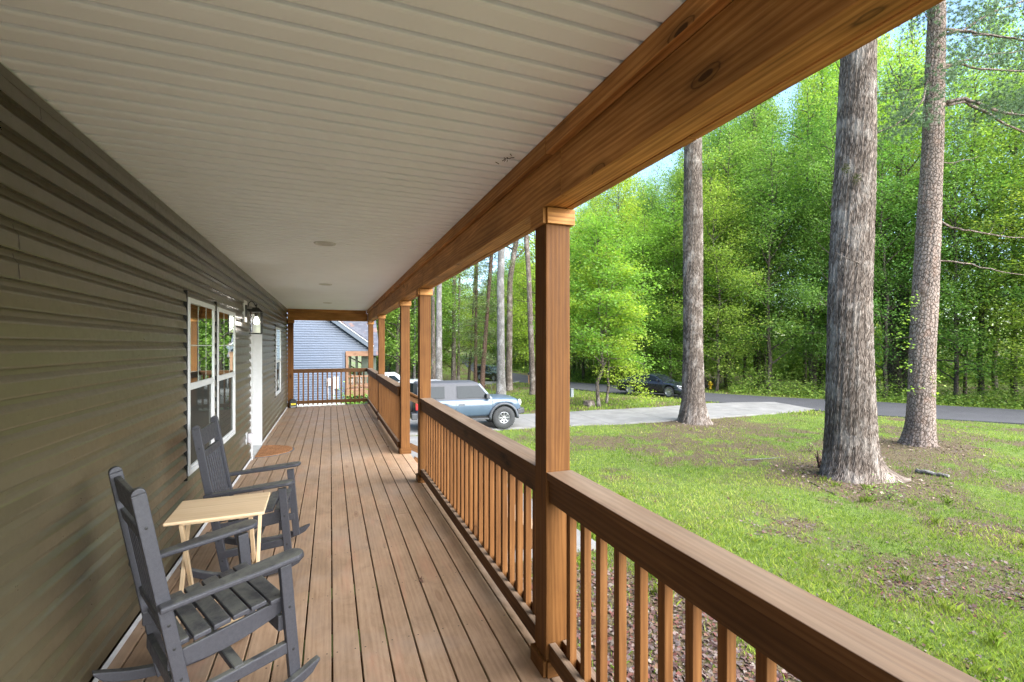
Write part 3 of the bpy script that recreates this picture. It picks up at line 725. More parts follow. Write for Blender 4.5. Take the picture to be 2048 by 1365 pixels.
dr=RNG.normal(0,1,(n,3)); dr[:,2]=abs(dr[:,2])*.8+.2; dr/=np.linalg.norm(dr,axis=1)[:,None]; sd=np.stack([-dr[:,1],dr[:,0],np.zeros(n)],-1); sd/=np.linalg.norm(sd,axis=1)[:,None]+1e-9
Q=np.stack([P-sd*.0012,P+sd*.0012,P+dr*.012],1); link('coir_fibre',quads_mesh('coir_fibre',Q),dm,[M['coir']])
mb=MB(); mb.prism(hm,lambda a,b,t:(a,b,t),.001,.006); mb.build('rim',plain('grey_rubber',(.10,.105,.115),.6),dm)
# lantern
def emis(name,c,s):
    t=NT(name); t.b.inputs['Emission Color'].default_value=(*c,1); t.b.inputs['Emission Strength'].default_value=s; t.base((.8,.8,.8)); return t.m
t=NT('clear_glass'); tr=t.node('ShaderNodeBsdfTransparent'); gl=t.node('ShaderNodeBsdfGlossy'); gl.inputs['Roughness'].default_value=.03; mx=t.node('ShaderNodeMixShader'); fr=t.node('ShaderNodeFresnel'); fr.inputs[0].default_value=1.5
t.l(fr.outputs[0],mx.inputs[0]); t.l(tr.outputs[0],mx.inputs[1]); t.l(gl.outputs[0],mx.inputs[2]); t.l(mx.outputs[0],t.out.inputs[0]); M['lamp_glass']=t.m
ln=empty('wall_lantern',(XW+.02,6.90,2.025),0,'black metal wall lantern with lit bulb beside the white door','lantern')
mb=MB(); mb.box((-.012,-.11,-.13),(.010,.11,.15),axis=2); mb.build('mounting_block',M['white'],ln,bevel=.003)
mb=MB(); mb.box((.0105,-.055,-.07),(.026,.055,.09),axis=2); mb.build('back_plate',M['black_metal'],ln,bevel=.003)
mb=MB(); mb.beam((.02,0,.03),(.09,0,.03),.024,.024); mb.tube([(.12,0,.075),(.10,0,.13),(.07,0,.145),(.045,0,.12),(.035,0,.07)],.005,6); mb.build('bracket',M['black_metal'],ln)
cx=.130; hw_=.060; zb,zt_=-.27,-.0
mb=MB()
for sx in (-1,1):
    for sy in (-1,1): mb.beam((cx+sx*hw_,sy*hw_,zb),(cx+sx*hw_,sy*hw_,zt_),.011,.011,(0,1,0))
mb.box((cx-.075,-.075,zb-.014),(cx+.075,.075,zb),axis=0); mb.build('cage',M['black_metal'],ln,bevel=.0015)
mb=MB(); b=len(mb.v)
def ringsq(h,z): return [(cx-h,-h,z),(cx+h,-h,z),(cx+h,h,z),(cx-h,h,z)]
mb.hexa(ringsq(.080,zt_)+ringsq(.080,zt_+.012)); mb.hexa(ringsq(.076,zt_+.0125)+ringsq(.044,zt_+.045)); mb.hexa(ringsq(.044,zt_+.0455)+ringsq(.036,zt_+.060))
mb.lathe((cx,0,zt_+.06),[(.008,0),(.008,.02),(.014,.028),(.010,.040),(.0,.050)],12); mb.build('hood',M['black_metal'],ln)
mb=MB(); 
for sx in (-1,1):
    mb.box((cx+sx*(hw_-.004)-.0012,-hw_+.007,zb+.001),(cx+sx*(hw_-.004)+.0012,hw_-.007,zt_-.001),axis=2)
    mb.box((cx-hw_+.008,sx*(hw_-.004)-.0012,zb+.001),(cx+hw_-.008,sx*(hw_-.004)+.0012,zt_-.001),axis=2)
mb.build('glass',M['lamp_glass'],ln)
mb=MB(); mb.lathe((cx,0,0),[(.0,-.005),(.018,-.005),(.018,-.055),(.013,-.060)],14); mb.build('socket',M['black_metal'],ln)
mb=MB(); mb.lathe((cx,0,0),[(.012,-.060),(.016,-.075),(.029,-.105),(.031,-.125),(.022,-.148),(0,-.156)],16); mb.build('bulb',emis('lit_bulb',(1,.93,.82),5),ln)
# outlet with bubble cover, doorbell, corner box, recessed lights
o=empty('outdoor_outlet',(XW+.018,7.02,.375),0,'small clear covered electrical outlet low on the siding beside the door','outlet')
mb=MB(); mb.box((-.005,-.05,-.075),(.010,.05,.075),axis=2); mb.build('mounting_plate',M['white'],o,bevel=.004)
mb=MB(); mb.box((.0105,-.03,-.055),(.020,.03,.055),axis=2); mb.build('receptacle',plain('grey_plastic',(.3,.3,.3),.5),o)
mb=MB(); mb.box((.0205,-.042,-.062),(.075,.042,.062),axis=2); mb.build('bubble_cover',plain('frosted_cover',(.62,.58,.60),.25),o,bevel=.014,seg=3)
o=empty('doorbell',(XW+.018,7.335,1.07),0,'tiny white doorbell button on the wall just left of the door casing','doorbell')
mb=MB(); mb.box((0,-.018,-.04),(.022,.018,.04),axis=2); mb.build('housing',M['white'],o,bevel=.004)
mb=MB(); mb.lathe((.022,0,-.01),[(.009,0),(.009,.002),(0,.003)],12,'X'); mb.build('button',M['steel'],o)
o=empty('tool_case',(XW+.16,13.24,0),R(8),'small black rounded case with a yellow label standing at the far end post','case')
cs=[(-.085,.0),(.085,.0),(.085,.15)]+[(.085*math.cos(a),.15+.085*math.sin(a)) for a in np.linspace(.15,math.pi-.15,9)]+[(-.085,.15)]
mb=MB(); mb.prism(cs,lambda a,b,t:(a,t,b+.001),-.05,.05); mb.build('body',plain('black_plastic',(.012,.012,.012),.4),o,bevel=.008)
mb=MB(); mb.box((-.06,-.0525,.075),(.06,-.0505,.125),axis=0); mb.build('label',plain('yellow_label',(.62,.50,.03),.5),o)
mb=MB(); mb.box((-.06,-.0525,.02),(.06,-.0505,.04),axis=0); mb.build('lower_label',plain('grey_label',(.35,.35,.33),.5),o)
names=['round recessed ceiling light nearest the camera, largest of three in the soffit','round recessed ceiling light in the middle of the soffit','small round recessed ceiling light farthest away, near the end beam']
for (x,y),nm in zip([(650,487),(651,569),(655,606)],names):
    d_=F*(ZC-EYE)/(692-y); p=px(x,y,d_)
    o=empty('recessed_light',(p.x,p.y,ZC-.001),0,nm,'ceiling light','recessed lights along the porch ceiling')
    mb=MB(); mb.lathe((0,0,0),[(.098,.002),(.098,-.004),(.092,-.008),(.072,-.004),(.070,.0)],32); mb.build('trim_ring',M['white'],o)
    mb=MB(); mb.lathe((0,0,0),[(.0699,-.002),(.05,-.004),(0,-.005)],32); mb.build('lens',plain('frosted_lens',(.45,.43,.40),.4),o)
# dead leaf twig stuck at the beam, leaf bits on the deck
t=plain('dry_leaf',(.10,.05,.03),.9); M['dry']=t
o=empty('cobweb_debris',(.83,2.22,ZC-.008),0,'tiny dark leaf debris caught in a cobweb on the soffit by the beam','debris')
mb=MB()
for k in range(12):
    a=Vector((random.gauss(0,.014),random.gauss(0,.03),random.uniform(-.01,0))); mb.beam(a,a+Vector((random.gauss(0,.008),random.gauss(0,.012),-.003)),.002,.003)
mb.build('debris',plain('dark_debris',(.02,.018,.015),.9),o)
for k,(x,y,nm) in enumerate([(843,1165,'curled dead leaf stuck in a deck gap in the middle of the floor'),(776,895,'small dark dead leaf on the deck beyond the second post')]):
    v_=y-692; d_=F*EYE/v_; p=px(x,y,d_)
    mb=MB()
    for q in range(5):
        c=Vector((random.uniform(-.012,.012),random.uniform(-.015,.015),.004)); a=random.uniform(0,6.28)
        mb.beam(c,c+Vector((math.cos(a)*.02,math.sin(a)*.03,random.uniform(.006,.02))),.012,.0012,w2=.002)
    ob=mb.build('dead_leaf',M['dry']); ob.location=(p.x,p.y,0); tag(ob,nm,'leaf',)

# ------------------------------------------------------------------ vehicles (x forward, z up, origin on the ground under the middle)
def paint(name,c,rough=.32,coat=.35,metal=.0): 
    t=NT(name); v=t.coord('Object'); t.base(t.ramp(t.noise(v,3,4),[(.3,[x*.94 for x in c]),(.7,[min(1,x*1.06) for x in c])])); t.rough(rough)
    t.b.inputs['Coat Weight'].default_value=coat; t.b.inputs['Coat Roughness'].default_value=.08; t.b.inputs['Metallic'].default_value=metal; return t.m
M['tyre']=plain('tyre_rubber',(.030,.030,.030),.85,bump=.4,nscale=30); M['plastic']=plain('black_trim_plastic',(.035,.036,.038),.55)
M['rim']=plain('alloy_rim',(.34,.34,.35),.3,metal=.8); M['lamp_red']=plain('red_lamp',(.45,.01,.012),.2,coat=1); M['lamp_clear']=plain('clear_lamp',(.75,.76,.78),.12,coat=1)
M['chrome']=plain('chrome',(.7,.7,.7),.15,metal=1)
M['car_glass']=plain('car_glass',(.008,.011,.011),.05,noise_amt=.3,spec=.2)
def wheel(parent,x,y,r,w,rimr,spokes,side):
    o=empty('wheel',(x,y,r)); o.parent=parent; b=rimr
    mb=MB(); mb.lathe((0,0,0),[(b,-w*.44),(b+.02,-w*.5),(r*.93,-w*.5),(r*.985,-w*.42),(r,-w*.28),(r,w*.28),(r*.985,w*.42),(r*.93,w*.5),(b+.02,w*.5),(b,w*.44),(b,-w*.44)],36,'Y')
    for k in range(36):   # tread lugs
        a=2*math.pi*k/36
        for s_ in (-1,1):
            c=Vector((math.cos(a)*r,s_*w*.36,math.sin(a)*r)); tt=Vector((-math.sin(a),0,math.cos(a))); mb.beam(c-tt*r*.045,c+tt*r*.045,w*.22,.02,(math.cos(a),0,math.sin(a)))
    mb.build('tyre',M['tyre'],o)
    mb=MB(); s=side
    mb.lathe((0,0,0),[(b*.999,s*w*.43),(b*.93,s*w*.46),(b*.88,s*w*.40),(b*.84,s*w*.20),(0,s*w*.12)],28,'Y')
    for k in range(spokes):
        a=2*math.pi*k/spokes; mb.beam((0,s*w*.34,0),(math.cos(a)*b*.88,s*w*.40,math.sin(a)*b*.88),b*.20,.03,(0,1,0),w2=b*.24)
    mb.lathe((0,0,0),[(b*.28,s*w*.30),(b*.27,s*w*.42),(b*.2,s*w*.45),(0,s*w*.45)],16,'Y')
    mb.build('rim',M['rim'],o)
def shell(mb, secs, mi=0, sm=True):
    """loft closed cross-sections (lists of 3D points, same count) """
    n=len(secs[0]); b=len(mb.v)
    for s_ in secs: mb.v += [tuple(p) for p in s_]
    for i in range(len(secs)-1):
        for k in range(n):
            j=(k+1)%n; mb.face([b+i*n+k,b+i*n+j,b+(i+1)*n+j,b+(i+1)*n+k],[(0,0)]*4,mi,sm)
    mb.face([b+k for k in range(n)][::-1],[(0,0)]*n,mi); mb.face([b+(len(secs)-1)*n+k for k in range(n)],[(0,0)]*n,mi)
def car_body(P, W, arches, zlow, beltz, name, mat, parent, zc=.40):
    """P: top outline (x,z) from tail to nose, body side bulges, wheel arches cut as (x,r)"""
    xs=sorted(set([round(x,3) for x,z in P]+list(np.round(np.linspace(P[0][0],P[-1][0],60),3))+[round(ax+r*math.cos(a),3) for ax,r in arches for a in np.linspace(0,math.pi,13)]))
    px_=[p[0] for p in P]; pz=[p[1] for p in P]; secs=[]
    for x in xs:
        zt=float(np.interp(x,px_,pz)); zl=zlow
        for ax,r in arches:
            if abs(x-ax)<r: zl=max(zl,zc+math.sqrt(max(0,r*r-(x-ax)**2)))
        e=min(1,(x-xs[0])/.35,(xs[-1]-x)/.45); e=max(0,e); hw=W/2*(.86+.14*math.sin(e*math.pi/2)); zl=min(zl,zt-.10)
        zm=max(zl+.02,min(zt-.06,beltz*.78))
        half=[(hw*.90,zl),(hw*.975,min(zl+.08,zt-.07)),(hw,zm),(hw*.985,max(zm,zt-.10)),(hw*.93,zt-.025),(hw*.80,zt+.0),(hw*.4,zt+.02)]
        sec=[(x,-y,z) for y,z in half]+[(x,y,z) for y,z in half[::-1]]
        secs.append(sec)
    mb=MB(); shell(mb,secs); return mb.build(name,mat,parent)
def poly_slab(mb, pts, nrm, t):
    """flat polygon given thickness t along nrm"""
    nrm=Vector(nrm).normalized(); b=len(mb.v); n=len(pts); mb.v += [tuple(Vector(p)) for p in pts]+[tuple(Vector(p)+nrm*t) for p in pts]
    mb.face(list(range(b+n-1,b-1,-1)),[(0,0)]*n); mb.face(list(range(b+n,b+2*n)),[(0,0)]*n)
    for k in range(n):
        j=(k+1)%n; mb.face([b+k,b+j,b+n+j,b+n+k],[(0,0)]*4)

def offroader(loc, rz, col_, label):
    c=empty('offroad_car',loc,rz,label,'car'); blue=paint('blue_grey_paint',col_,.3); grey=plain('grey_hardtop',(.05,.05,.055),.6)
    arches=[(1.33,.52),(-1.22,.52)]; W=1.90
    car_body([(-2.02,1.16),(-1.98,1.20),(.62,1.205),(.80,1.215),(1.5,1.20),(1.86,1.165),(1.99,1.10),(2.05,1.0),(2.05,.95)],W,arches,.53,1.2,'body',blue,c,zc=.44)
    # cabin shell: roof and pillars in grey, tapering upwards
    zb,zr=1.19,1.83; yb,yr=.865,.735; rear=[(-1.98,-1.92)]; fr=(.86,.36)
    def pt(x,s,z): f=(z-zb)/(zr-zb); return (x,s*(yb+(yr-yb)*f),z)
    mb=MB(); secs=[]
    for x,top in [(-1.99,zr-.10),(-1.97,zr-.04),(-1.93,zr-.005),(-1.2,zr),(-.3,zr),(.30,zr-.005),(.36,zr-.03),(.46,1.70),(.62,1.48),(.84,zb+.01)]:
        def s2(z): return yb+(yr-yb)*(z-zb)/(zr-zb)
        q=[(x,-s2(zb),zb-.02),(x,-s2(top-.05),max(zb,top-.05)),(x,-s2(top)+.05,top),(x,0,top+.012),(x,s2(top)-.05,top),(x,s2(top-.05),max(zb,top-.05)),(x,s2(zb),zb-.02)]
        secs.append(q)
    shell(mb,secs,sm=False); mb.build('hardtop',grey,c)
    for s_ in (-1,1):
        for nm,pts in (('rear_window',[(-1.80,1.26),(-.98,1.26),(-.98,1.70),(-1.74,1.70)]),('door_window',[(-.50,1.25),(.70,1.25),(.66,1.32),(.38,1.68),(.32,1.70),(-.50,1.70)]),('quarter_window',[(-.90,1.26),(-.58,1.26),(-.58,1.70),(-.90,1.70)])):
            if nm=='quarter_window': continue
            mb=MB(); P3=[Vector(pt(x,s_,z))+Vector((0,s_*.004,0)) for x,z in pts]; poly_slab(mb,P3,(0,s_*1,.2),.02); mb.build(nm,M['car_glass'],c)
        # a-pillar in body colour
        mb=MB(); mb.beam(Vector(pt(.86,s_,zb+.0))+Vector((0,s_*.004,0)),Vector(pt(.37,s_,zr-.06))+Vector((0,s_*.004,0)),.035,.07,(1,0,0)); mb.build('pillar',blue,c)
        # door seams and handle
        for x in (-.56,.88): mb=MB(); mb.box((x-.006,s_*(W/2*.985)-.012,.60),(x+.006,s_*(W/2*.985)+.016,1.12),axis=2); mb.build('door_seam',M['black_gap_shade'],c)
        mb=MB(); mb.box((-.46,s_*.955-.012,.99),(-.22,s_*.955+.012,1.03),axis=0); mb.build('door_handle',M['plastic'],c,bevel=.006)
        for ax,r in arches:
            mb=MB(); path=[]; 
            n=17; b=len(mb.v); rings=[]
            for k in range(n):
                a=math.pi*(-.02+1.04*k/(n-1)); cx_,cz_=ax+math.cos(a)*(r-.01),.44+math.sin(a)*(r-.01); ox,oz=ax+math.cos(a)*(r+.085),.44+math.sin(a)*(r+.075)
                rings.append([(cx_,s_*(W/2-.06),cz_),(cx_,s_*(W/2+.055),cz_),(ox,s_*(W/2+.045),oz),(ox,s_*(W/2-.04),oz)])
            shell(mb,rings); mb.build('wheel_flare',plain('flare_grey',(.045,.048,.055),.5),c)
            wheel(c,ax,s_*(W/2-.10),.445,.30,.225,8,s_)
        mb=MB(); mb.beam((-.62,s_*.93,.44),(.72,s_*.93,.44),.16,.06); mb.build('side_step',M['plastic'],c,bevel=.01)
        mb=MB(); mb.box((.60,s_*.98-.10,1.22),(.74,s_*.98+.10,1.40),axis=1); mb.build('mirror',M['plastic'],c,bevel=.02)
        mb=MB(); mb.box((-2.065,s_*.86-.07,.86),(-1.93,s_*.86+.075,1.14),axis=2); mb.build('tail_lamp',M['lamp_red'],c,bevel=.015)
        mb=MB(); mb.lathe((2.045,s_*.70,1.0),[(.12,-.05),(.125,.03),(.10,.045),(0,.05)],20,'X'); mb.build('headlight',M['lamp_clear'],c)
    mb=MB(); poly_slab(mb,[pt(.80,-1,1.27)[:1]+(-.76,1.27),(.80,.76,1.27),(.44,.67,1.74),(.44,-.67,1.74)],(1,0,.7),.012); mb.build('windshield',M['car_glass'],c)
    mb=MB(); mb.box((2.03,-.62,.88),(2.075,.62,1.10),axis=1); mb.build('grille',M['plastic'],c,bevel=.01)
    mb=MB(); mb.beam((2.10,-.88,.68),(2.10,.88,.68),.20,.22); mb.beam((1.98,-.93,.66),(1.98,.93,.66),.16,.20); mb.build('front_bumper',M['plastic'],c,bevel=.03)
    mb=MB(); mb.beam((-2.10,-.90,.62),(-2.10,.90,.62),.22,.24); mb.build('rear_bumper',M['plastic'],c,bevel=.03)
    mb=MB(); mb.box((-1.9,-.86,.42),(1.9,.86,.60),axis=0); mb.build('chassis',M['black_gap_shade'],c)
    sp=empty('spare_wheel',(-2.23,0,1.02)); sp.parent=c
    mb=MB(); mb.lathe((0,0,0),[(.2,-.13),(.41,-.13),(.445,-.06),(.445,.06),(.41,.13),(.2,.13)],30,'X'); mb.build('tyre',M['tyre'],sp)
    mb=MB(); mb.lathe((0,0,0),[(.21,-.12),(.18,-.09),(0,-.08)],24,'X'); mb.build('rim',M['rim'],sp)
    mb=MB(); mb.tube([(.95,-.62,1.2),(.90,-.63,1.75)],.006,5); mb.build('antenna',M['plastic'],c)
    return c
cpos=px(931,852,18.9); 
def gzz(x,y): return float(gz(np.array([x]),np.array([y]))[0])
offroader((cpos.x,cpos.y,gzz(cpos.x,cpos.y)+.075),-TH+R(17.4),(.062,.090,.125),'light blue off-road car with grey hardtop parked on the driveway by the porch steps')

def sedan(loc, rz, c_, label, suv=False, group=None, name='parked_car', grille=True):
    c=empty(name,loc,rz,label,'car',group); pt_=paint(name+'_paint',c_,.22); L=2.42; W=1.84
    if not suv:
        arches=[(1.48,.37),(-1.36,.37)]; top=[(-2.42,.80),(-2.36,.98),(-1.95,1.04),(-1.2,1.02),(.9,.97),(1.6,.90),(2.1,.79),(2.34,.68),(2.42,.55)]; zl=.24
        prof=[(-1.92,1.035),(-1.55,1.20),(-1.05,1.36),(-.45,1.435),(.10,1.43),(.45,1.34),(.82,1.16),(1.10,.985)]; wr=.335; zb=1.0; rr=.24
        wins=[[(-1.50,1.06),(-.42,1.04),(-.42,1.36),(-.95,1.32)],[(-.36,1.04),(.86,1.02),(.42,1.29),(.06,1.37),(-.36,1.375)]]
    else:
        arches=[(1.48,.42),(-1.36,.42)]; top=[(-2.35,1.0),(-2.33,1.12),(.9,1.12),(1.6,1.08),(2.15,1.0),(2.36,.85),(2.40,.70)]; zl=.38
        prof=[(-2.30,1.10),(-2.22,1.55),(-2.0,1.72),(-1.2,1.78),(.05,1.76),(.40,1.66),(.82,1.38),(1.12,1.11)]; wr=.39; zb=1.1; rr=.26
        wins=[[(-2.05,1.17),(-1.40,1.17),(-1.40,1.60),(-1.98,1.58)],[(-1.32,1.17),(-.42,1.17),(-.42,1.64),(-1.32,1.62)],[(-.36,1.17),(.84,1.15),(.42,1.50),(.02,1.64),(-.36,1.64)]]
    car_body(top,W,arches,zl,1.0,'body',pt_,c,zc=.335 if not suv else .39)
    mb=MB(); secs=[]; zr=max(z for x,z in prof); ybs,yrs=W/2*.93,W/2*.70
    def s2(z): return ybs+(yrs-ybs)*max(0,(z-zb))/(zr-zb)
    for x,z in prof:
        zz=max(z,zb); secs.append([(x,-s2(zb),zb-.06),(x,-s2(zz-.04),max(zb-.02,zz-.04)),(x,-s2(zz)+.07,zz),(x,0,zz+.02),(x,s2(zz)-.07,zz),(x,s2(zz-.04),max(zb-.02,zz-.04)),(x,s2(zb),zb-.06)])
    shell(mb,secs,sm=False); mb.build('roof',pt_,c)
    for s_ in (-1,1):
        for w_ in wins:
            mb=MB(); poly_slab(mb,[(x,s_*(s2(z)+.002),z) for x,z in w_],(0,s_,.3),.012); mb.build('side_window',M['car_glass'],c)
        for ax,r in arches: wheel(c,ax,s_*(W/2-.115),wr,.22,rr,10,s_)
        mb=MB(); mb.box((.62,s_*.98-.09,zb),(.76,s_*.98+.08,zb+.13),axis=1); mb.build('mirror',pt_,c,bevel=.03)
        zt=.66 if not suv else .86
        mb=MB(); mb.beam((2.36,s_*.60,zt),(2.02,s_*.88,zt+.06),.06,.12); mb.build('headlight',M['lamp_clear'],c,bevel=.015)
        mb=MB(); mb.beam((-2.40,s_*.60,zt+.20),(-2.20,s_*.86,zt+.20),.06,.13); mb.build('tail_lamp',M['lamp_red'],c,bevel=.015)
        mb=MB(); mb.tube([(2.34,s_*.86,zt-.36),(2.40,s_*.70,zt-.18),(2.46,s_*.42,zt-.12)],.016,6); mb.build('bumper_trim',M['chrome'],c)
        mb=MB()
        for x in (-1.2,-.3): mb=MB(); mb.box((x,s_*(W/2*.985)-.01,zb-.15),(x+.2,s_*(W/2*.985)+.012,zb-.12),axis=0); mb.build('door_handle',M['chrome'],c)
    x0,x1=(1.04,.48) if not suv else (1.06,.46); z0,z1=(1.02,1.335) if not suv else (1.17,1.63)
    mb=MB(); poly_slab(mb,[(x0,-.80,z0),(x0,.80,z0),(x1,.66,z1),(x1,-.66,z1)],(.6,0,.8),.02); mb.build('windshield',M['car_glass'],c)
    x0,x1=(-1.86,-1.30) if not suv else (-2.32,-2.20); z0,z1=(1.07,1.30) if not suv else (1.15,1.58)
    mb=MB(); poly_slab(mb,[(x0-.01,-.75,z0),(x0-.01,.75,z0),(x1-.03,.64,z1),(x1-.03,-.64,z1)],(-.6,0,.8),.02); mb.build('rear_window',M['car_glass'],c)
    zt=.40 if not suv else .60
    mb=MB(); mb.box((2.36,-.60,zt-.10),(2.425,.60,zt+.14),axis=1); mb.build('grille',M['plastic'] if not suv else M['chrome'],c,bevel=.02)
    mb=MB(); mb.box((-2.2,-.8,zl-.05),(2.2,.8,zl+.1),axis=0); mb.build('underbody',M['black_gap_shade'],c)
    return c
p=at(1308,32.2); sedan((p.x,p.y,gzz(p.x,p.y)+.07),-TH-R(44),(.010,.012,.018),'shiny black sedan parked at the roadside left of the big tree trunk')
p=at(985,54.5); sedan((p.x,p.y,gzz(p.x,p.y)+.10),-TH-R(52),(.028,.040,.032),'distant dark green utility vehicle with chrome grille parked beyond the trees',suv=True)
p=at(822,25.5); sedan((p.x,p.y,EYE-66*25.5/F-1.80),-TH+R(150),(.42,.43,.45),'white vehicle roof and bonnet just showing behind the blue car',suv=True)
# white pickup behind the far railing
p=at(772,31); pk=empty('pickup_truck',(p.x,p.y,EYE-53*31/F-1.86),-TH+R(12),'white pickup truck partly hidden behind the porch railing and posts','truck'); wp=paint('white_paint',(.42,.43,.45))
car_body([(-2.7,1.10),(-2.68,1.14),(-.6,1.14),(1.2,1.14),(2.2,1.10),(2.6,1.0),(2.7,.85)],1.95,[(1.75,.46),(-1.55,.46)],.45,1.1,'body',wp,pk)
mb=MB(); shell(mb,[[(x,-.86,1.1),(x,-.74,z),(x,0,z+.02),(x,.74,z),(x,.86,1.1)] for x,z in [(-.75,1.5),(-.68,1.82),(.55,1.84),(1.15,1.45),(1.5,1.13)]]); mb.build('cab',wp,pk)
for s_ in (-1,1):
    for w_ in ([(-.55,1.2),(.15,1.2),(.15,1.7),(-.5,1.7)],[(.22,1.2),(1.1,1.2),(.6,1.68),(.22,1.7)]):
        mb=MB(); poly_slab(mb,[(x,s_*(.865-.12*(z-1.1)/.74),z) for x,z in w_],(0,s_,.1),.014); mb.build('side_window',M['car_glass'],pk)
    for ax in (1.75,-1.55): wheel(pk,ax,s_*.85,.40,.26,.24,6,s_)
mb=MB(); mb.box((-2.2,-.8,.4),(2.2,.8,.55),axis=0); mb.build('underbody',M['black_gap_shade'],pk)
# ------------------------------------------------------------------ neighbouring house
NY=22.0
nh=empty('neighbour_house',(0,NY,0),0,'blue sided gable house with shingle roof and small wooden porch beyond the deck end','house')
mb=MB(); zrk=lambda x: 2.74-.741*x
yl=0.0
def nsiding(mb,x0,x1,z0,z1f):
    z=z0
    while True:
        xr=x1 if z+.1035<=z1f(x1) else (2.74-(z+.06))/.741-.02
        if z+.1>z1f(x0) or xr<=x0+.05: break
        for i,(d0,q0) in enumerate(dutch(z,z+.1035)[:-1]):
            d1,q1=dutch(z,z+.1035)[i+1]; b=len(mb.v); mb.v+=[(x0,-d0,q0),(xr,-d0,q0),(xr,-d1,q1),(x0,-d1,q1)]; mb.face([b,b+1,b+2,b+3],[(0,0)]*4)
        z+=.1035
ztop=lambda x: min(2.74-.741*x, 2.74+.741*(x+8.4)+2)
nsiding(mb,-4.0,.58,-.80,lambda x:1.36 if True else 0)
zz=-.80+.1035*math.floor((1.36+.80)/.1035)
nsiding(mb,-4.0,1.75,zz,lambda x:zrk(x))
mb.build('siding',M['blue_siding'],nh,fix=False)
mb=MB(); mb.box((-9,.02,-2.2),(.58,8,1.4),axis=1)
mb.prism([(-9,1.4),(1.7,1.4),(1.7,1.3),(-4.2,5.6),(-9,2.1)],lambda a,b,t:(a,t,b),.02,8); mb.build('wall',M['blue_siding'],nh)
mb=MB(); mb.box((-9,-.10,-2.2),(.60,.018,-.80),axis=0); mb.build('foundation',plain('white_foundation',(.40,.39,.36),.85),nh)
mb=MB(); mb.box((.50,-.035,-.80),(.60,.02,1.34),axis=2); mb.build('corner_trim',M['blue_siding'],nh)
fas=plain('dark_fascia',(.05,.065,.085),.35)
mb=MB(); mb.beam((-4.2,-.30,2.74+.741*4.2+.06),(1.8,-.30,2.74-.741*1.8+.06),.03,.20,(0,0,1)); mb.build('rake_board',fas,nh)
mb=MB(); mb.beam((-4.2,-.325,2.74+.741*4.2+.165),(1.8,-.325,2.74-.741*1.8+.165),.05,.022,(0,0,1)); mb.build('drip_edge',M['white'],nh)
mb=MB(); mb.beam((-4.2,-.14,2.74+.741*4.2-.01),(1.8,-.14,2.74-.741*1.8-.01),.30,.02,(0,0,1)); mb.build('rake_soffit',fas,nh)
def shingle_mat():
    t=NT('neighbour_shingles'); v=t.coord('Object'); b=t.node('ShaderNodeTexBrick'); mp=t.coord('Object',(1,1,1)); 
    s_=t.node('ShaderNodeSeparateXYZ'); t.l(v,s_.inputs[0]); cmb=t.node('ShaderNodeCombineXYZ'); t.l(s_.outputs[0],cmb.inputs[0]); t.l(t.math('MULTIPLY',s_.outputs[2],1.5),cmb.inputs[1]); t.l(cmb.outputs[0],b.inputs[0])
    b.inputs['Scale'].default_value=3.2; b.inputs['Color1'].default_value=(.05,.052,.066,1); b.inputs['Color2'].default_value=(.085,.086,.10,1); b.inputs['Mortar'].default_value=(.05,.05,.06,1); b.inputs['Mortar Size'].default_value=.03; b.inputs['Brick Width'].default_value=.9; b.inputs['Row Height'].default_value=.42
    rs=t.noise(v,2.2,4); t.base(t.mix(t.ramp(rs,[(.58,0.0),(.66,.6)]),b.outputs[0],(.16,.085,.06))); t.rough(.9); return t.m
shm=shingle_mat()
mb=MB(); mb.beam((-4.2,3.8,2.74+.741*4.2+.22),(1.8,3.8,2.74-.741*1.8+.22),8.2,.06,(0,0,1)); mb.beam((-4.2,3.8,5.95),(-9.5,3.8,2.0),8.2,.06,(0,0,1)); mb.build('roof',shm,nh)
mb=MB(); mb.prism([(2.6,1.1),(8.5,5.6),(9.0,5.3),(9.0,.9)],lambda a,b,t:(t,a,b),.0,2.35); mb.build('wing_roof',shm,nh)
mb=MB(); mb.box((.3,3.2,-2),(2.2,9,1.15),axis=1); mb.build('wing_wall',plain('olive_wall',(.06,.075,.05),.7),nh)
# its porch
mb=MB(); mb.box((.62,-.10,1.13),(1.78,.04,1.35),axis=0); mb.build('porch_beam',M['neigh_wood'],nh,bevel=.005)
for x in (.63,1.66): mb=MB(); mb.box((x,-.09,-.30),(x+.11,.02,1.128),axis=2); mb.build('porch_post',M['neigh_wood'],nh,bevel=.005)
rl=empty('porch_railing',(0,0,0)); rl.parent=nh
mb=MB(); mb.box((.745,-.08,.20),(1.655,.01,.27),axis=0); mb.build('rail_cap',M['neigh_wood'],rl); mb=MB(); mb.box((.745,-.06,-.22),(1.655,-.01,-.14),axis=0); mb.build('bottom_rail',M['neigh_wood'],rl)
for k in range(7): mb=MB(); x=.82+k*.128; mb.box((x,-.05,-.139),(x+.035,-.02,.199),axis=2); mb.build('baluster',M['neigh_wood'],rl)
mb=MB(); mb.box((.605,-.11,-.62),(1.78,-.06,-.32),axis=0); mb.box((.605,-.055,-.35),(1.78,3.0,-.31),axis=0); mb.build('porch_deck',M['neigh_wood'],nh)
mb=MB(); 
for x in (.68,.98,1.3): mb.box((x,3.16,-.3),(x+.20,3.19,1.1),axis=2)
mb.build('porch_window',M['pane'],nh)
mb=MB(); mb.box((.62,3.0,-2),(1.78,3.04,-.63),axis=0); mb.build('crawlspace_shade',M['black_gap_shade'],nh)  # black sheet standing in for the shade under the porch deck
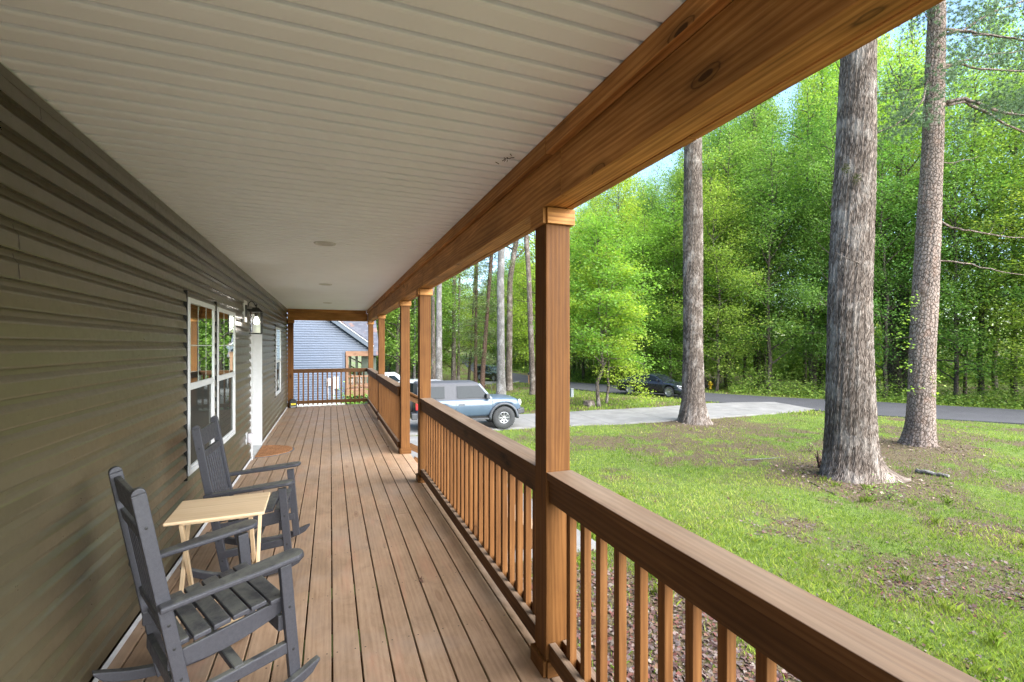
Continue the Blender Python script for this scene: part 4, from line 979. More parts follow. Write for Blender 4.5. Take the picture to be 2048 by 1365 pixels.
# meters on its wall
def wpx(x,y):   # point on the neighbour's wall plane
    u=(x-661)/1007.5; d_=NY*CT/(1-u*ST); return Vector((u*d_,NY,EYE-(y-692)*d_/F))
a=wpx(653.5,758); b_=wpx(660.5,771); o=empty('electric_meter',((a.x+b_.x)/2,NY-.03,(a.z+b_.z)/2),0,'grey electric meter box with round glass dial on the blue wall','meter')
mb=MB(); mb.box((-.09,-.09,-.16),(.09,0,.16),axis=2); mb.build('box',plain('grey_meter',(.45,.46,.46),.5),o,bevel=.01)
mb=MB(); mb.lathe((0,0,.04),[(.065,-.09),(.065,-.13),(.05,-.16),(0,-.165)],18,'Y'); mb.build('dial',M['lamp_clear'],o)
mb=MB(); mb.tube([(-.03,-.04,-.16),(-.03,-.04,-.80)],.022,8); mb.build('conduit',plain('grey_conduit',(.5,.5,.52),.5),o)
a=wpx(666.5,754); b_=wpx(677,777); o=empty('breaker_box',((a.x+b_.x)/2,NY-.03,(a.z+b_.z)/2),0,'tall white electrical disconnect panel right of the meter on the blue wall','electrical box')
mb=MB(); mb.box((-.11,-.12,-.25),(.11,0,.25),axis=2); mb.build('cabinet',M['white'],o,bevel=.008)
mb=MB(); mb.box((-.09,-.128,-.22),(.09,-.1205,.20),axis=2); mb.build('cover',M['white'],o,bevel=.004)
mb=MB(); mb.tube([(-.09,-.05,-.25),(-.09,-.05,-.80)],.022,8); mb.build('conduit',M['white'],o)

# ------------------------------------------------------------------ roadside things
h=px(1420.5,778.6,40); y_=plain('hydrant_yellow',(.72,.46,.02),.45); o=empty('fire_hydrant',(h.x,h.y,gzz(h.x,h.y)),-TH,'bright yellow fire hydrant at the wood edge across the road','hydrant')
mb=MB(); mb.lathe((0,0,0),[(.15,0),(.15,.04),(.10,.05),(.10,.20),(.125,.21),(.125,.24),(.10,.25),(.10,.50),(.14,.51),(.14,.545),(.115,.56)],20); mb.build('barrel',y_,o)
mb=MB(); mb.lathe((0,0,0),[(.118,.56),(.11,.62),(.07,.67),(.03,.69),(.028,.74),(0,.745)],20); mb.build('bonnet',y_,o)
for s_ in (-1,1): mb=MB(); mb.lathe((0,0,.40),[(.05,s_*.09),(.05,s_*.15),(.062,s_*.155),(.062,s_*.19),(0,s_*.195)],14,'X'); mb.build('side_nozzle',y_,o)
mb=MB(); mb.lathe((0,0,.38),[(.07,-.08),(.07,-.15),(.085,-.155),(.085,-.2),(0,-.205)],16,'Y'); mb.build('front_nozzle',y_,o)
h=hit(1057.5,768.5); o=empty('mailbox',(h.x,h.y,h.z),-TH,'black roadside mailbox on a brown wooden post between the distant trees','mailbox')
mb=MB(); mb.box((-.06,-.06,-.1),(.06,.06,1.1),axis=2); mb.box((-.05,-.04,.8),(.45,.04,.88),axis=0); mb.build('post',M['neigh_wood'],o)
mb=MB(); pr=[(-.11,0),(.11,0),(.11,.14)]+[(.11*math.cos(a),.14+.09*math.sin(a)) for a in np.linspace(.2,math.pi-.2,7)]+[(-.11,.14)]; mb.prism(pr,lambda a,b,t:(t,a,.89+b),-.08,.46); mb.build('box',M['black_metal'],o)
h=hit(1757,798); o=empty('fence_post',(h.x,h.y,h.z-.1),0,'short weathered grey wooden post standing at the far road edge','post')
mb=MB(); mb.beam((0,0,0),(.07,0,1.62),.20,.18,(0,1,0),w2=.17,t2=.15); mb.build('stake',plain('weathered_grey_wood',(.26,.22,.18),.9,noise_amt=.3),o,bevel=.02)
h=hit(1143.5,796); o=empty('utility_pedestal',(h.x,h.y,h.z-.05),0,'small pale grey utility pedestal in the grass right of the near post','utility box')
mb=MB(); mb.box((-.10,-.10,0),(.10,.10,.62),axis=2); mb.build('cabinet',plain('pale_grey_metal',(.22,.235,.235),.5),o,bevel=.015); mb=MB(); mb.box((-.11,-.11,.6205),(.11,.11,.68),axis=0); mb.build('lid',plain('pale_grey_lid',(.18,.19,.19),.5),o,bevel=.02)

# ------------------------------------------------------------------ bark
def bark(name, dark, light, kind='oak', lichen=None):
    t=NT(name); uv=t.coord('UV')
    def sc(a,b):
        m=t.node('ShaderNodeMapping'); t.l(uv,m.inputs[0]); m.inputs['Scale'].default_value=(a,b,1); return m.outputs[0]
    if kind=='oak':
        v=t.node('ShaderNodeTexVoronoi', feature='DISTANCE_TO_EDGE'); 
        nd=t.node('ShaderNodeTexNoise'); t.l(sc(3,8),nd.inputs['Vector']); nd.inputs['Scale'].default_value=1; nd.inputs['Detail'].default_value=4
        ad=t.node('ShaderNodeVectorMath', operation='MULTIPLY_ADD'); t.l(nd.outputs['Color'],ad.inputs[0]); ad.inputs[1].default_value=(1.0,1.6,0); t.l(sc(4.5,50),ad.inputs[2]); t.l(ad.outputs[0],v.inputs['Vector'])
        v.inputs['Scale'].default_value=1; f=t.ramp(v.outputs['Distance'],[(.0,0.0),(.22,.7),(.6,1.0)])
    else:
        v=t.node('ShaderNodeTexVoronoi', feature='DISTANCE_TO_EDGE'); nd=t.node('ShaderNodeTexNoise'); t.l(sc(9,12),nd.inputs['Vector']); nd.inputs['Scale'].default_value=1; nd.inputs['Detail'].default_value=4
        ad=t.node('ShaderNodeVectorMath', operation='MULTIPLY_ADD'); t.l(nd.outputs['Color'],ad.inputs[0]); ad.inputs[1].default_value=(.5,.5,0); t.l(sc(8,13),ad.inputs[2]); t.l(ad.outputs[0],v.inputs['Vector']); v.inputs['Scale'].default_value=1
        f=t.ramp(v.outputs['Distance'],[(.0,0.0),(.10,.75),(.4,1.0)])
    g=t.noise(sc(22,60),1,5,.7); f2=t.math('MULTIPLY',f,t.ramp(g,[(.25,.6),(.7,1.15)]))
    mid=[(a+b)/2 for a,b in zip(dark,light)]
    c=t.ramp(f2,[(.12,dark),(.55,mid),(.95,light)])
    big=t.noise(sc(.8,1.2),1,5,.6); c=t.mix(.7,c,t.ramp(big,[(.3,.68),(.7,1.25)]),'MULTIPLY')
    if kind=='pine':
        vc=t.node('ShaderNodeTexVoronoi', feature='F1'); t.l(ad.outputs[0],vc.inputs['Vector']); vc.inputs['Scale'].default_value=1
        c=t.mix(.35,c,t.ramp(t.math('FRACT',t.math('MULTIPLY',vc.outputs['Distance'],1)),[(0.0,(.85,.75,.7)),(1.0,(1.2,1.1,1.1))]),'MULTIPLY')
        c=t.mix(t.ramp(t.noise(sc(3,4),1,4),[(.5,0.0),(.7,.28)]),c,(.36,.20,.13))
    if lichen: c=t.mix(t.ramp(t.noise(sc(1.6,2.6),1,5,.65),[(.5,0.0),(.64,.65)]),c,lichen)
    t.base(c); t.rough(.95); t.bump(f2,1.0,.035); t.b.inputs['Specular IOR Level'].default_value=.15
    return t.m
M['oak']=bark('oak_bark',(.075,.055,.042),(.34,.275,.225),'oak',(.40,.35,.30)); M['pine']=bark('pine_bark',(.09,.066,.05),(.31,.255,.215),'pine')
M['pale_bark']=bark('pale_bark',(.15,.135,.12),(.38,.36,.34),'oak',(.42,.40,.38)); M['twig']=bark('forest_bark',(.055,.042,.032),(.24,.195,.155),'oak',(.15,.14,.10))
M['red_bark']=bark('cedar_bark',(.08,.045,.03),(.30,.20,.15),'oak')

def trunk_mesh(path, rad, base_flare=.5, lobes=5, n=48, step=.12, furrow=.02, seed=0, root_dir=None):
    """path world points (base first), rad radii; returns MB relative to path[0]"""
    rg=np.random.default_rng(seed); P=np.array([tuple(p) for p in path],float); o=P[0].copy(); P=P-o
    s=np.concatenate([[0],np.cumsum(np.linalg.norm(np.diff(P,axis=0),axis=1))]); m=max(6,int(s[-1]/step)); T=np.linspace(0,s[-1],m)
    # finer near the base
    pts=np.stack([np.interp(T,s,P[:,k]) for k in range(3)],-1); rr=np.interp(T,s,rad)
    ph=rg.uniform(0,6.28,lobes); sq=[]
    for i in range(m):
        row=[]; fl=math.exp(-T[i]/.42)
        for k in range(n):
            a=2*math.pi*k/n
            lob=sum(max(0,math.cos(a-p_))**6 for p_ in ph)
            v=1+base_flare*fl*(.45+.75*lob)
            if root_dir is not None: v+=1.3*math.exp(-T[i]/.22)*max(0,math.cos(a-root_dir))**8
            f=furrow*(math.sin(k*2.35+3*math.sin(T[i]*1.3+k*.3))+.8*math.sin(k*5.1+T[i]*2.1)+rg.normal(0,.55))
            v+=f+.03*math.sin(a*2+T[i]*.8+seed)
            row.append(v)
        sq.append(row)
    mb=MB(); mb.tube([Vector(p) for p in pts],list(rr),n,cap=True,squash=sq); return mb,Vector(o)

def limb(mb, p, d, L, r, n=6, droop=.0, wig=.12, seg=7, rg=random):
    pts=[Vector(p)]; dd=Vector(d).normalized(); rad=[r]
    for k in range(seg):
        dd=(dd+Vector((rg.gauss(0,wig),rg.gauss(0,wig),rg.gauss(0,wig)-droop))).normalized(); pts.append(pts[-1]+dd*L/seg); rad.append(r*(1-(k+1)/seg*.85))
    mb.tube(pts,rad,n,cap=False); return pts,rad

def leaf_mat(name, cols, transl=.45, rough=.6):
    t=NT(name); at_=t.node('ShaderNodeAttribute', attribute_name='Col'); oi=t.node('ShaderNodeObjectInfo')
    c0=t.ramp(at_.outputs['Fac'],[(k/(len(cols)-1),c) for k,c in enumerate(cols)])
    c0=t.mix(1.0,c0,t.ramp(oi.outputs['Random'],[(0.0,(.62,.78,.85)),(.5,(1.0,1.0,1.0)),(1.0,(1.4,1.15,1.0))]),'MULTIPLY')
    t.base(c0); t.rough(rough); t.b.inputs['Specular IOR Level'].default_value=.3
    tr=t.node('ShaderNodeBsdfTranslucent'); hs=t.node('ShaderNodeHueSaturation'); hs.inputs['Value'].default_value=1.5; hs.inputs['Saturation'].default_value=1.1; t.l(c0,hs.inputs['Color']); t.l(hs.outputs[0],tr.inputs[0])
    mx=t.node('ShaderNodeMixShader'); mx.inputs[0].default_value=transl; t.l(t.b.outputs[0],mx.inputs[1]); t.l(tr.outputs[0],mx.inputs[2]); t.l(mx.outputs[0],t.out.inputs[0]); return t.m
M['leaf']=leaf_mat('woodland_leaves',[(.065,.13,.026),(.15,.255,.045),(.30,.40,.10)])
M['leaf2']=leaf_mat('bright_spring_leaves',[(.13,.23,.03),(.23,.35,.055),(.35,.46,.10)],.5)
M['needle']=leaf_mat('pine_needles',[(.06,.10,.045),(.10,.16,.07),(.16,.22,.11)],.25)

def leaf_quads(C, size, rg, tilt=.55, aspect=.62, hang=0.0):
    """C centres (N,3) -> rhombus leaves"""
    N=len(C); nrm=np.stack([rg.normal(0,tilt,N),rg.normal(0,tilt,N),np.ones(N)],-1); nrm/=np.linalg.norm(nrm,axis=1)[:,None]
    a=rg.uniform(0,2*math.pi,N); t=np.stack([np.cos(a),np.sin(a),np.full(N,-hang)],-1); t-=nrm*(t*nrm).sum(1)[:,None]; t/=np.linalg.norm(t,axis=1)[:,None]; b=np.cross(nrm,t)
    s=(size*rg.uniform(.45,1.4,N))[:,None]
    return np.stack([C-t*s*.5,C+b*s*aspect*.5+nrm*s*.06,C+t*s*.5,C-b*s*aspect*.5+nrm*s*.06],1)

def deciduous(seed, H_, spread, z0f, nl, nleaf, lsize, name, mat, r0=.16, mesh_only=True, flat=.16, twigs=5, bark_m='twig', low=1.0):
    rg=random.Random(seed); ng=np.random.default_rng(seed); mb=MB()
    pts=[Vector((0,0,-.3))]; n=14; x=y=0
    for k in range(1,n+1):
        x+=rg.gauss(0,.10); y+=rg.gauss(0,.10); pts.append(Vector((x,y,-.3+(H_*.94+.3)*k/n)))
    rad=[r0*(1.25 if k==0 else 1)*(1-.93*(k/n)**1.1) for k in range(n+1)]; mb.tube(pts,rad,8,cap=False)
    tips=[]; 
    for k in range(nl):
        f=z0f+(1-z0f)*((k+.5)/nl)**.92; z=f*H_; i=min(n-1,int((z+.3)/(H_*.94+.3)*n)); fr=(z+.3)/(H_*.94+.3)*n-i; base=pts[i].lerp(pts[min(i+1,n)],min(1,fr))
        az=k*2.4+rg.uniform(-.5,.5); prof=(math.sin(math.pi*min(1,(f*low-.0)*.93+.12))**.7)*(1 if f<.8 else 1-.55*(f-.8)/.2); L=spread*prof*rg.uniform(.65,1.15)
        el=rg.uniform(.15,.55)+.5*f
        d=Vector((math.cos(az)*math.cos(el),math.sin(az)*math.cos(el),math.sin(el))); lp,lr=limb(mb,base,d,L,max(.024,r0*.5*(1-f*.6)),5,.04,.13,7,rg)
        for j in range(2,8):
            tips.append((lp[min(j,7)],.55,L))
        for q in range(twigs):
            j=rg.randint(2,6); a2=az+rg.choice([-1,1])*rg.uniform(.5,1.2); e2=rg.uniform(-.1,.4); d2=Vector((math.cos(a2)*math.cos(e2),math.sin(a2)*math.cos(e2),math.sin(e2)))
            tp,_=limb(mb,lp[j],d2,L*rg.uniform(.25,.5),.012,3,.02,.15,4,rg)
            tips += [(tp[2],.35,L),(tp[3],.45,L),(tp[4],.5,L)]
    T=np.array([tuple(t[0]) for t in tips]); sg=np.array([t[1] for t in tips])
    wsel=ng.uniform(.2,1.6,len(T))*np.array([t[2] for t in tips])**1.3; wsel/=wsel.sum(); idx=ng.choice(len(T),nleaf,p=wsel)
    s=sg[idx][:,None]*spread/3.4; C=T[idx]+ng.normal(0,1,(nleaf,3))*np.concatenate([s,s,s*flat*2.2],1)
    C[:,2]=np.maximum(C[:,2],.25); Q=leaf_quads(C,lsize,ng)
    cl=ng.uniform(0,1,len(T))[idx]*.45+ng.uniform(0,1,nleaf)*.55; col=np.repeat(cl[:,None],3,1)
    tm=mb.build(name+'_t',M[bark_m],None,fix=False); cm=link(name+'_c',quads_mesh('crown',Q,col),None,[mat])
    tme,cme=tm.data,cm.data; bpy.data.objects.remove(tm); bpy.data.objects.remove(cm); tme.name='trunk'; cme.name='crown'; return tme,cme
def place_tree(meshes,loc,rz,sc,label,group=None,name='forest_tree',cat='tree',mat=None):
    o=empty(name,loc,rz,label,cat,group); o.scale=(sc[0],sc[0],sc[1])
    for nm,me in zip(('trunk','crown'),meshes):
        c=bpy.data.objects.new(nm,me); COL.objects.link(c); c.parent=o
        if nm=='crown' and mat: 
            c.material_slots[0].link='OBJECT'; c.material_slots[0].material=mat
    return o
VAR=[deciduous(11+k,20,4.2,(.10,.05,.18,.26,.07,.34)[k],(46,54,44,38,52,32)[k],(28000,32000,25000,20000,30000,15000)[k],.150,'v%d'%k,M['leaf'],flat=.26,r0=(.17,.14,.2,.22,.15,.24)[k]) for k in range(6)]
rgp=random.Random(5)
ctr=(ROADF[:,0],ROADF[:,1])
RP=np.array([ROADF[0]]+[list(r_) for r_ in ROADF]); 
def roadside(s):  # point at arc length s along far edge from the distant end, and outward normal
    seg_=np.hypot(*np.diff(ROADF,axis=0).T); cs=np.concatenate([[0],np.cumsum(seg_)]); s=min(max(s,0),cs[-1]-.01); i=int(np.searchsorted(cs,s)-1); i=max(0,i); f=(s-cs[i])/seg_[i]; p=ROADF[i]*(1-f)+ROADF[i+1]*f
    a=max(0,i-1); b=min(len(ROADF)-1,i+2); d=ROADF[b]-ROADF[a]; d=d/np.hypot(*d); nrm=np.array([-d[1],d[0]]); c=p+nrm
    if np.hypot(*(p+nrm*3))<np.hypot(*p): nrm=-nrm
    return p,nrm,cs[-1]
tot=roadside(0)[2]; nforest=0
GL='tall green leafy tree among the many trees of the dense wood across the road'
def scr(x,y):
    d_=x*ST+y*CT; return (1024+F*(x*CT-y*ST)/d_ if d_>0 else -999, d_)
def near_road(x,y,m=2.5):
    for P in (ROADN,ROADF):
        for i in range(len(P)-1):
            a,b=P[i],P[i+1]; ab=b-a; t_=max(0,min(1,((x-a[0])*ab[0]+(y-a[1])*ab[1])/(ab@ab))); q=a+ab*t_
            if math.hypot(x-q[0],y-q[1])<m: return True
    return bool(inside(POLYS[0],np.array([x]),np.array([y]))[0])
for row,(off,sp_,hs) in enumerate([(4.0,3.6,.78),(8.5,4.0,1.0),(14,4.6,1.12),(21,5.5,1.2),(30,6.5,1.25)]):
    s=rgp.uniform(0,3)
    while s<tot-6:
        p,nr,_=roadside(s); x=p[0]+nr[0]*(off+rgp.uniform(-1.4,1.8)); y=p[1]+nr[1]*(off+rgp.uniform(-1.4,1.8)); s+=sp_*rgp.uniform(.75,1.3)
        sx,d_=scr(x,y)
        if sx<850 or sx>2800 or d_<12 or near_road(x,y): continue
        hh=np.interp(sx,[1100,1300,1420,1540,1680,1800,2100],[18.5,21,24.5,29,32,31,30])/20*hs*rgp.uniform(.86,1.06)*(d_/42 if sx>1150 else 1)**.6
        if sx<1100: hh*=1.15
        k=rgp.choice([1,4,1,0]) if row==0 else rgp.choice([0,1,2,3,4,5])
        place_tree(VAR[k],(x,y,gzz(x,y)-.1),rgp.uniform(0,6.28),(rgp.uniform(.85,1.15)*(1 if row else .85),hh),GL,'trees of the dense wood across the road',mat=M['leaf2'] if rgp.random()<.28 else None); nforest+=1
# wood on the left beyond the vehicles
for k in range(400):
    if nforest>250: break
    sx=rgp.uniform(715,1075); d_=rgp.uniform(44,120) if sx>930 else rgp.uniform(34,110); p=at(sx,d_)
    if near_road(p.x,p.y,5.0): continue
    if 925<sx<1090 and d_<75: continue
    if any(abs(p.x-o.location.x)+abs(p.y-o.location.y)<4.5 for o in bpy.data.objects if o.name.startswith('forest_tree')): continue
    place_tree(VAR[rgp.choice([0,1,2,4])],(p.x,p.y,gzz(p.x,p.y)-.1),rgp.uniform(0,6.28),(rgp.uniform(.9,1.2),rgp.uniform(.8,1.2)),'green leafy tree in the wood beyond the driveway vehicles and distant road bend','trees of the wood beyond the vehicles',mat=M['leaf2'] if rgp.random()<.25 else None); nforest+=1
print('forest trees',nforest)
# understorey thicket along the wood edge and the far off wood mass
def thicket(name,label,n,fn,size,mat,kind='stuff'):
    C=fn(n); Q=leaf_quads(C,size,RNG,.6); cl=RNG.uniform(0,1,len(C)); o=link(name,quads_mesh(name,Q,np.repeat(cl[:,None],3,1)),None,[mat]); return tag(o,label,'undergrowth',kind=kind)
def under(n):
    S_=RNG.uniform(0,1,n*2)*tot; P=[]; 
    ss=np.linspace(0,tot-.1,400); pp=np.array([np.concatenate(roadside(s)[:2]) for s in ss]); i=(S_/tot*399).astype(int); off=1.2+RNG.gamma(2.0,1.7,n*2)
    x=pp[i,0]+pp[i,2]*off+RNG.normal(0,.3,n*2); y=pp[i,1]+pp[i,3]*off+RNG.normal(0,.3,n*2)
    cl=fbm(x*.5,y*.5,21); hmax=.25+np.clip(off-1.6,0,3)*1.0*np.clip((cl-.30)*2.6,.1,1.5); z=gz(x,y)+hmax*RNG.uniform(0,1,n*2)**.8+.03
    hyd=px(1420.5,778.6,40); tt=np.clip(((x-hyd.x)*-hyd.x+(y-hyd.y)*-hyd.y)/(hyd.x**2+hyd.y**2),-.02,.2); keep=(np.hypot(x,y)<75)&(np.hypot(x-hyd.x*(1-tt),y-hyd.y*(1-tt))>1.3); return np.stack([x,y,z],-1)[keep][:n]
thicket('undergrowth','low green bushes and saplings filling the edge of the wood along the road',90000,under,.15,M['leaf'])
def farwood(n):
    ss=np.linspace(0,tot-.1,400); pp=np.array([np.concatenate(roadside(s)[:2]) for s in ss]); i=RNG.integers(0,400,n); off=RNG.uniform(36,60,n)
    x=pp[i,0]+pp[i,2]*off; y=pp[i,1]+pp[i,3]*off; z=gz(x,y)+RNG.uniform(0,1,n)**1.3*(7+6*fbm(x*.12,y*.12,5)); return np.stack([x,y,z],-1)
thicket('distant_wood','far off mass of dark green wood behind the trees across the road',60000,farwood,.75,M['leaf'])

# ------------------------------------------------------------------ trees one can tell apart
def trunk_px(path, dist, rad_px, name, label, mat, flare=.5, top=None, root_dir=None, lobes=5, seed=1, n=48, step=.12, furrow=.02, cat='tree', group=None, dvar=0):
    pts=[px(x,y,dist+dvar*k) for k,(x,y) in enumerate(path)]; pts[0].z=gzz(pts[0].x,pts[0].y)-.12; rad=[r*dist/F for r in rad_px]
    if top: 
        dz=top-pts[-1].z; q=pts[-1]+Vector(((pts[-1].x-pts[-2].x)*.6,(pts[-1].y-pts[-2].y)*.6,dz)); pts.append(q); rad.append(rad[-1]*.35)
    mb,o=trunk_mesh(pts,rad,flare,lobes,n,step,furrow,seed,root_dir); e=empty(name,o,0,label,cat,group); mb.build('trunk',mat,e,fix=False); return e,[p-o for p in pts],rad
def crown_cluster(e, centres, n, size, mat, sg=(.6,.6,.25), limbs_from=None, seed=3, name='crown'):
    ng=np.random.default_rng(seed); T=np.array([tuple(c) for c in centres]); idx=ng.integers(0,len(T),n); C=T[idx]+ng.normal(0,1,(n,3))*np.array(sg)
    Q=leaf_quads(C,size,ng); cl=ng.uniform(0,1,len(T))[idx]*.4+ng.uniform(0,1,n)*.6; return link(name,quads_mesh(name,Q,np.repeat(cl[:,None],3,1)),e,[mat])
def high_crown(e, pts, H0, H1, spread, n, mat, seed, size=.2, needles=False, nl=14):
    rg=random.Random(seed); mb=MB(); cs=[]; P=[Vector(p) for p in pts]
    def onz(z):
        for a,b in zip(P[:-1],P[1:]):
            if a.z<=z<=b.z: return a.lerp(b,(z-a.z)/(b.z-a.z+1e-6))
        return P[-1]
    for k in range(nl):
        z=H0+(H1-H0)*(k+.5)/nl; b=onz(z); az=k*2.4+rg.uniform(-.4,.4); d=Vector((math.cos(az),math.sin(az),rg.uniform(.2,.7))); lp,_=limb(mb,b,d,spread*(1-.6*k/nl)*rg.uniform(.7,1.1),.09*(1-.6*k/nl),6,.0,.14,8,rg)
        cs+=lp[4:]
    mb.build('limbs',e.children[0].data.materials[0],e,fix=False); crown_cluster(e,cs,n,size,mat,(.6,.6,.35),seed=seed)
e,pts,rad=trunk_px([(1702,957),(1701,880),(1699,600),(1711,300),(1717,90)],11.5,[46,43,37,32.5,30],'oak_tree','massive furrowed grey trunk with flared roots on the lawn, widest of all trunks',M['oak'],.36,top=17,root_dir=-.55,seed=4,n=120,step=.05,furrow=.020)
high_crown(e,pts,13,17,4.5,9000,M['leaf'],41,.12)
# vine on it and moss tuft
mb=MB(); c0=px(1699,500,11.5); vp=[]
o_=e.location
for k in range(26):
    f=k/25; yy=430+f*170; xx=1668+70*min(1,f*1.6)-(8 if f>.7 else 0)*0; dd=11.5-.47*math.cos(((xx-1702)/37)*1.35); vp.append(px(min(xx,1738),505+26*math.sin(min(1,f*1.5)*1.4)+(0 if f<.66 else (f-.66)*420),dd-.02))
mb.tube([p-o_ for p in vp],.012,6); vp=[px(1741+4*math.sin(k*.8),300+k*16,11.45) for k in range(22)]; mb.tube([p-o_ for p in vp],.010,6); mb.build('vine',M['oak'],e)
crown_cluster(e,[px(1692,338,11.05)-o_,px(1712,357,11.05)-o_],400,.035,leaf_mat('moss',[(.03,.035,.01),(.06,.07,.02),(.09,.10,.03)],.1),(.05,.05,.06),name='moss')['kind']='stuff'
e,pts,rad=trunk_px([(1386,846),(1386,800),(1386,700),(1386,300),(1388,60)],21,[25,21,19,17,15],'oak_tree','straight pinkish grey tree trunk beside the driveway, left of the massive one',M['oak'],.42,top=19,seed=9,n=90,step=.07,furrow=.021)
high_crown(e,pts,15,19,4.5,9000,M['leaf'],42,.12)
e,pts,rad=trunk_px([(1839,893),(1841,850),(1845,700),(1850,600),(1865,300),(1874,20)],15.3,[25,23,21,20.5,17.5,13.5],'pine_tree','tall pine with plated reddish bark and bare crooked side branches, rightmost trunk',M['pine'],.30,top=14.5,seed=12,n=72,step=.06,furrow=.018)
o_=e.location; mb=MB(); tips=[]
def pl(pp,r0,seg_twigs=3,tipn=True,dd=0,tip=True):
    P=[px(x,y,15.3+k*dd) -o_ for k,(x,y) in enumerate(pp)]
    # smooth subdivide
    Q=[]; 
    for a,b in zip(P[:-1],P[1:]):
        for t_ in (0,.33,.66): Q.append(a.lerp(b,t_)+Vector((rgp.gauss(0,.012),rgp.gauss(0,.012),rgp.gauss(0,.018))))
    Q.append(P[-1]); m_=len(Q); mb.tube(Q,[r0*(1-.65*k/(m_-1)) for k in range(m_)],7,cap=True)
    for k in range(seg_twigs):
        j=rgp.randint(m_//3,m_-1); az=rgp.uniform(0,6.28); lp,_=limb(mb,Q[j],Vector((math.cos(az),math.sin(az),rgp.uniform(-.3,.6))),rgp.uniform(.5,1.4),r0*.3,4,.0,.25,5,rgp)
        if tip: tips.extend([lp[-1],lp[-2],lp[-3]])
    if tip: tips.extend(Q[-3:])
pl([(1880,60),(1925,62),(1960,38),(2000,20),(2080,-10)],.055,6,dd=.3)
pl([(1885,68),(1940,62),(1980,72),(2050,82),(2150,95)],.05,6,dd=-.3)
pl([(1882,135),(1910,128),(1960,138),(2040,143),(2140,150)],.05,6,dd=.25)
pl([(1886,205),(1930,196),(1960,207),(2010,228),(2060,232),(2150,250)],.065,8,dd=-.2)
pl([(1884,212),(1930,203),(1965,222),(2010,250),(2060,270),(2120,300)],.06,5,dd=.3)
pl([(1884,142),(1915,125),(1960,112),(2020,105),(2090,95)],.035,6,dd=.4)
pl([(1880,324),(1910,326),(1940,318),(1955,314)],.018,0,tip=False)
pl([(1872,441),(1905,455),(1940,463),(2000,472),(2080,478)],.038,2,dd=-.15,tip=False)
pl([(1870,520),(1910,523),(1960,534),(2020,547),(2100,560)],.030,0,dd=-.2,tip=False)
pl([(1862,160),(1840,175),(1800,182),(1760,190)],.030,5,dd=.3)
pl([(1858,155),(1845,200),(1820,232),(1790,250),(1750,268)],.035,7,dd=-.2)
pl([(1868,60),(1855,38),(1850,25)],.03,2)
mb.build('limbs',M['pine'],e)
def needles(e,T,n,L,seed,sg=.16,w=.0045):
    ng=np.random.default_rng(seed); T=np.array([tuple(t) for t in T]); nc=max(1,n//26); cc=T[ng.integers(0,len(T),nc)]+ng.normal(0,sg,(nc,3)); idx=np.repeat(np.arange(nc),26); n=len(idx)
    ax=ng.normal(0,1,(nc,3)); ax[:,2]+=.7; ax/=np.linalg.norm(ax,axis=1)[:,None]; d=ax[idx]+ng.normal(0,.55,(n,3)); d/=np.linalg.norm(d,axis=1)[:,None]; s_=np.cross(d,ng.normal(0,1,(n,3))); s_/=np.linalg.norm(s_,axis=1)[:,None]
    B=cc[idx]; Q=np.stack([B-s_*w,B+s_*w,B+d*(L*ng.uniform(.6,1.1,n))[:,None]],1); cl=ng.uniform(0,1,n); link('needles',quads_mesh('needles',Q,np.repeat(cl[:,None],3,1)),e,[M['needle']])
needles(e,tips,85000,.15,5,.26,.0055)
# leafy vine shoots on the pine
vs=[px(x,y,15.0)-o_ for x,y in [(1818,610),(1812,640),(1800,668),(1806,690),(1812,730),(1824,780),(1866,765),(1872,790),(1870,750),(1830,600)]]
crown_cluster(e,vs,230,.085,M['leaf2'],(.11,.11,.09),name='vine_leaves',seed=8)

def simple_trunk(x,y,d_,path,wpx,name,label,mat,seed,flare=.3,top=14,crown=None,group=None,n=16):
    e,pts,rad=trunk_px([(x,y)]+path,d_,[wpx/2*1.15,wpx/2]+[wpx/2*.82]*(len(path)-1),name,label,mat,flare,top=top,seed=seed,n=n,step=.25,furrow=.02,group=group)
    return e,pts,rad
simple_trunk(1002,790,33.5,[(1002,760),(1001,560),(1006,420)],17,'twin_trunk_tree','tall pale trunk in front of its twin, standing in grass right of the blue car',M['pale_bark'],21,top=19)
e,pts,rad=simple_trunk(1018,778,37,[(1018,750),(1020,560),(1034,470),(1052,400)],13,'leaning_tree','slimmer leaning trunk just behind the tall pale one',M['oak'],22,top=18)
high_crown(e,pts,10,18,3.5,3000,M['leaf2'],43,.16,nl=10)
e,pts,rad=simple_trunk(1066,790,34.5,[(1065,760),(1058,560),(1050,430)],12,'oak_tree','dark trunk partly hidden directly behind the nearest porch post',M['oak'],23,top=17,flare=.5)
simple_trunk(878,770,31,[(878,740),(878,600),(880,470)],13,'birch_tree','pale whitish trunk rising behind the blue car roof',M['pale_bark'],24,top=17)
simple_trunk(867,770,32.5,[(867,740),(866,600),(865,470)],8.5,'ash_tree','grey trunk close left of the pale whitish one, beside the second post',M['oak'],25,top=16)
simple_trunk(907,766,42,[(907,740),(908,650),(909,500)],9,'ash_tree','grey trunk right of the pale whitish pair behind the blue car',M['oak'],26,top=16)
simple_trunk(916.5,764,44,[(917,740),(918,650),(920,500)],5.5,'ash_tree','thin grey trunk close beside the grey one behind the blue car',M['oak'],27,top=14)
simple_trunk(937,762,48,[(939,740),(945,650),(951,520)],5,'slim_tree','thin dark leaning trunk in front of the distant road bend',M['twig'],28,top=13)
ced=[]
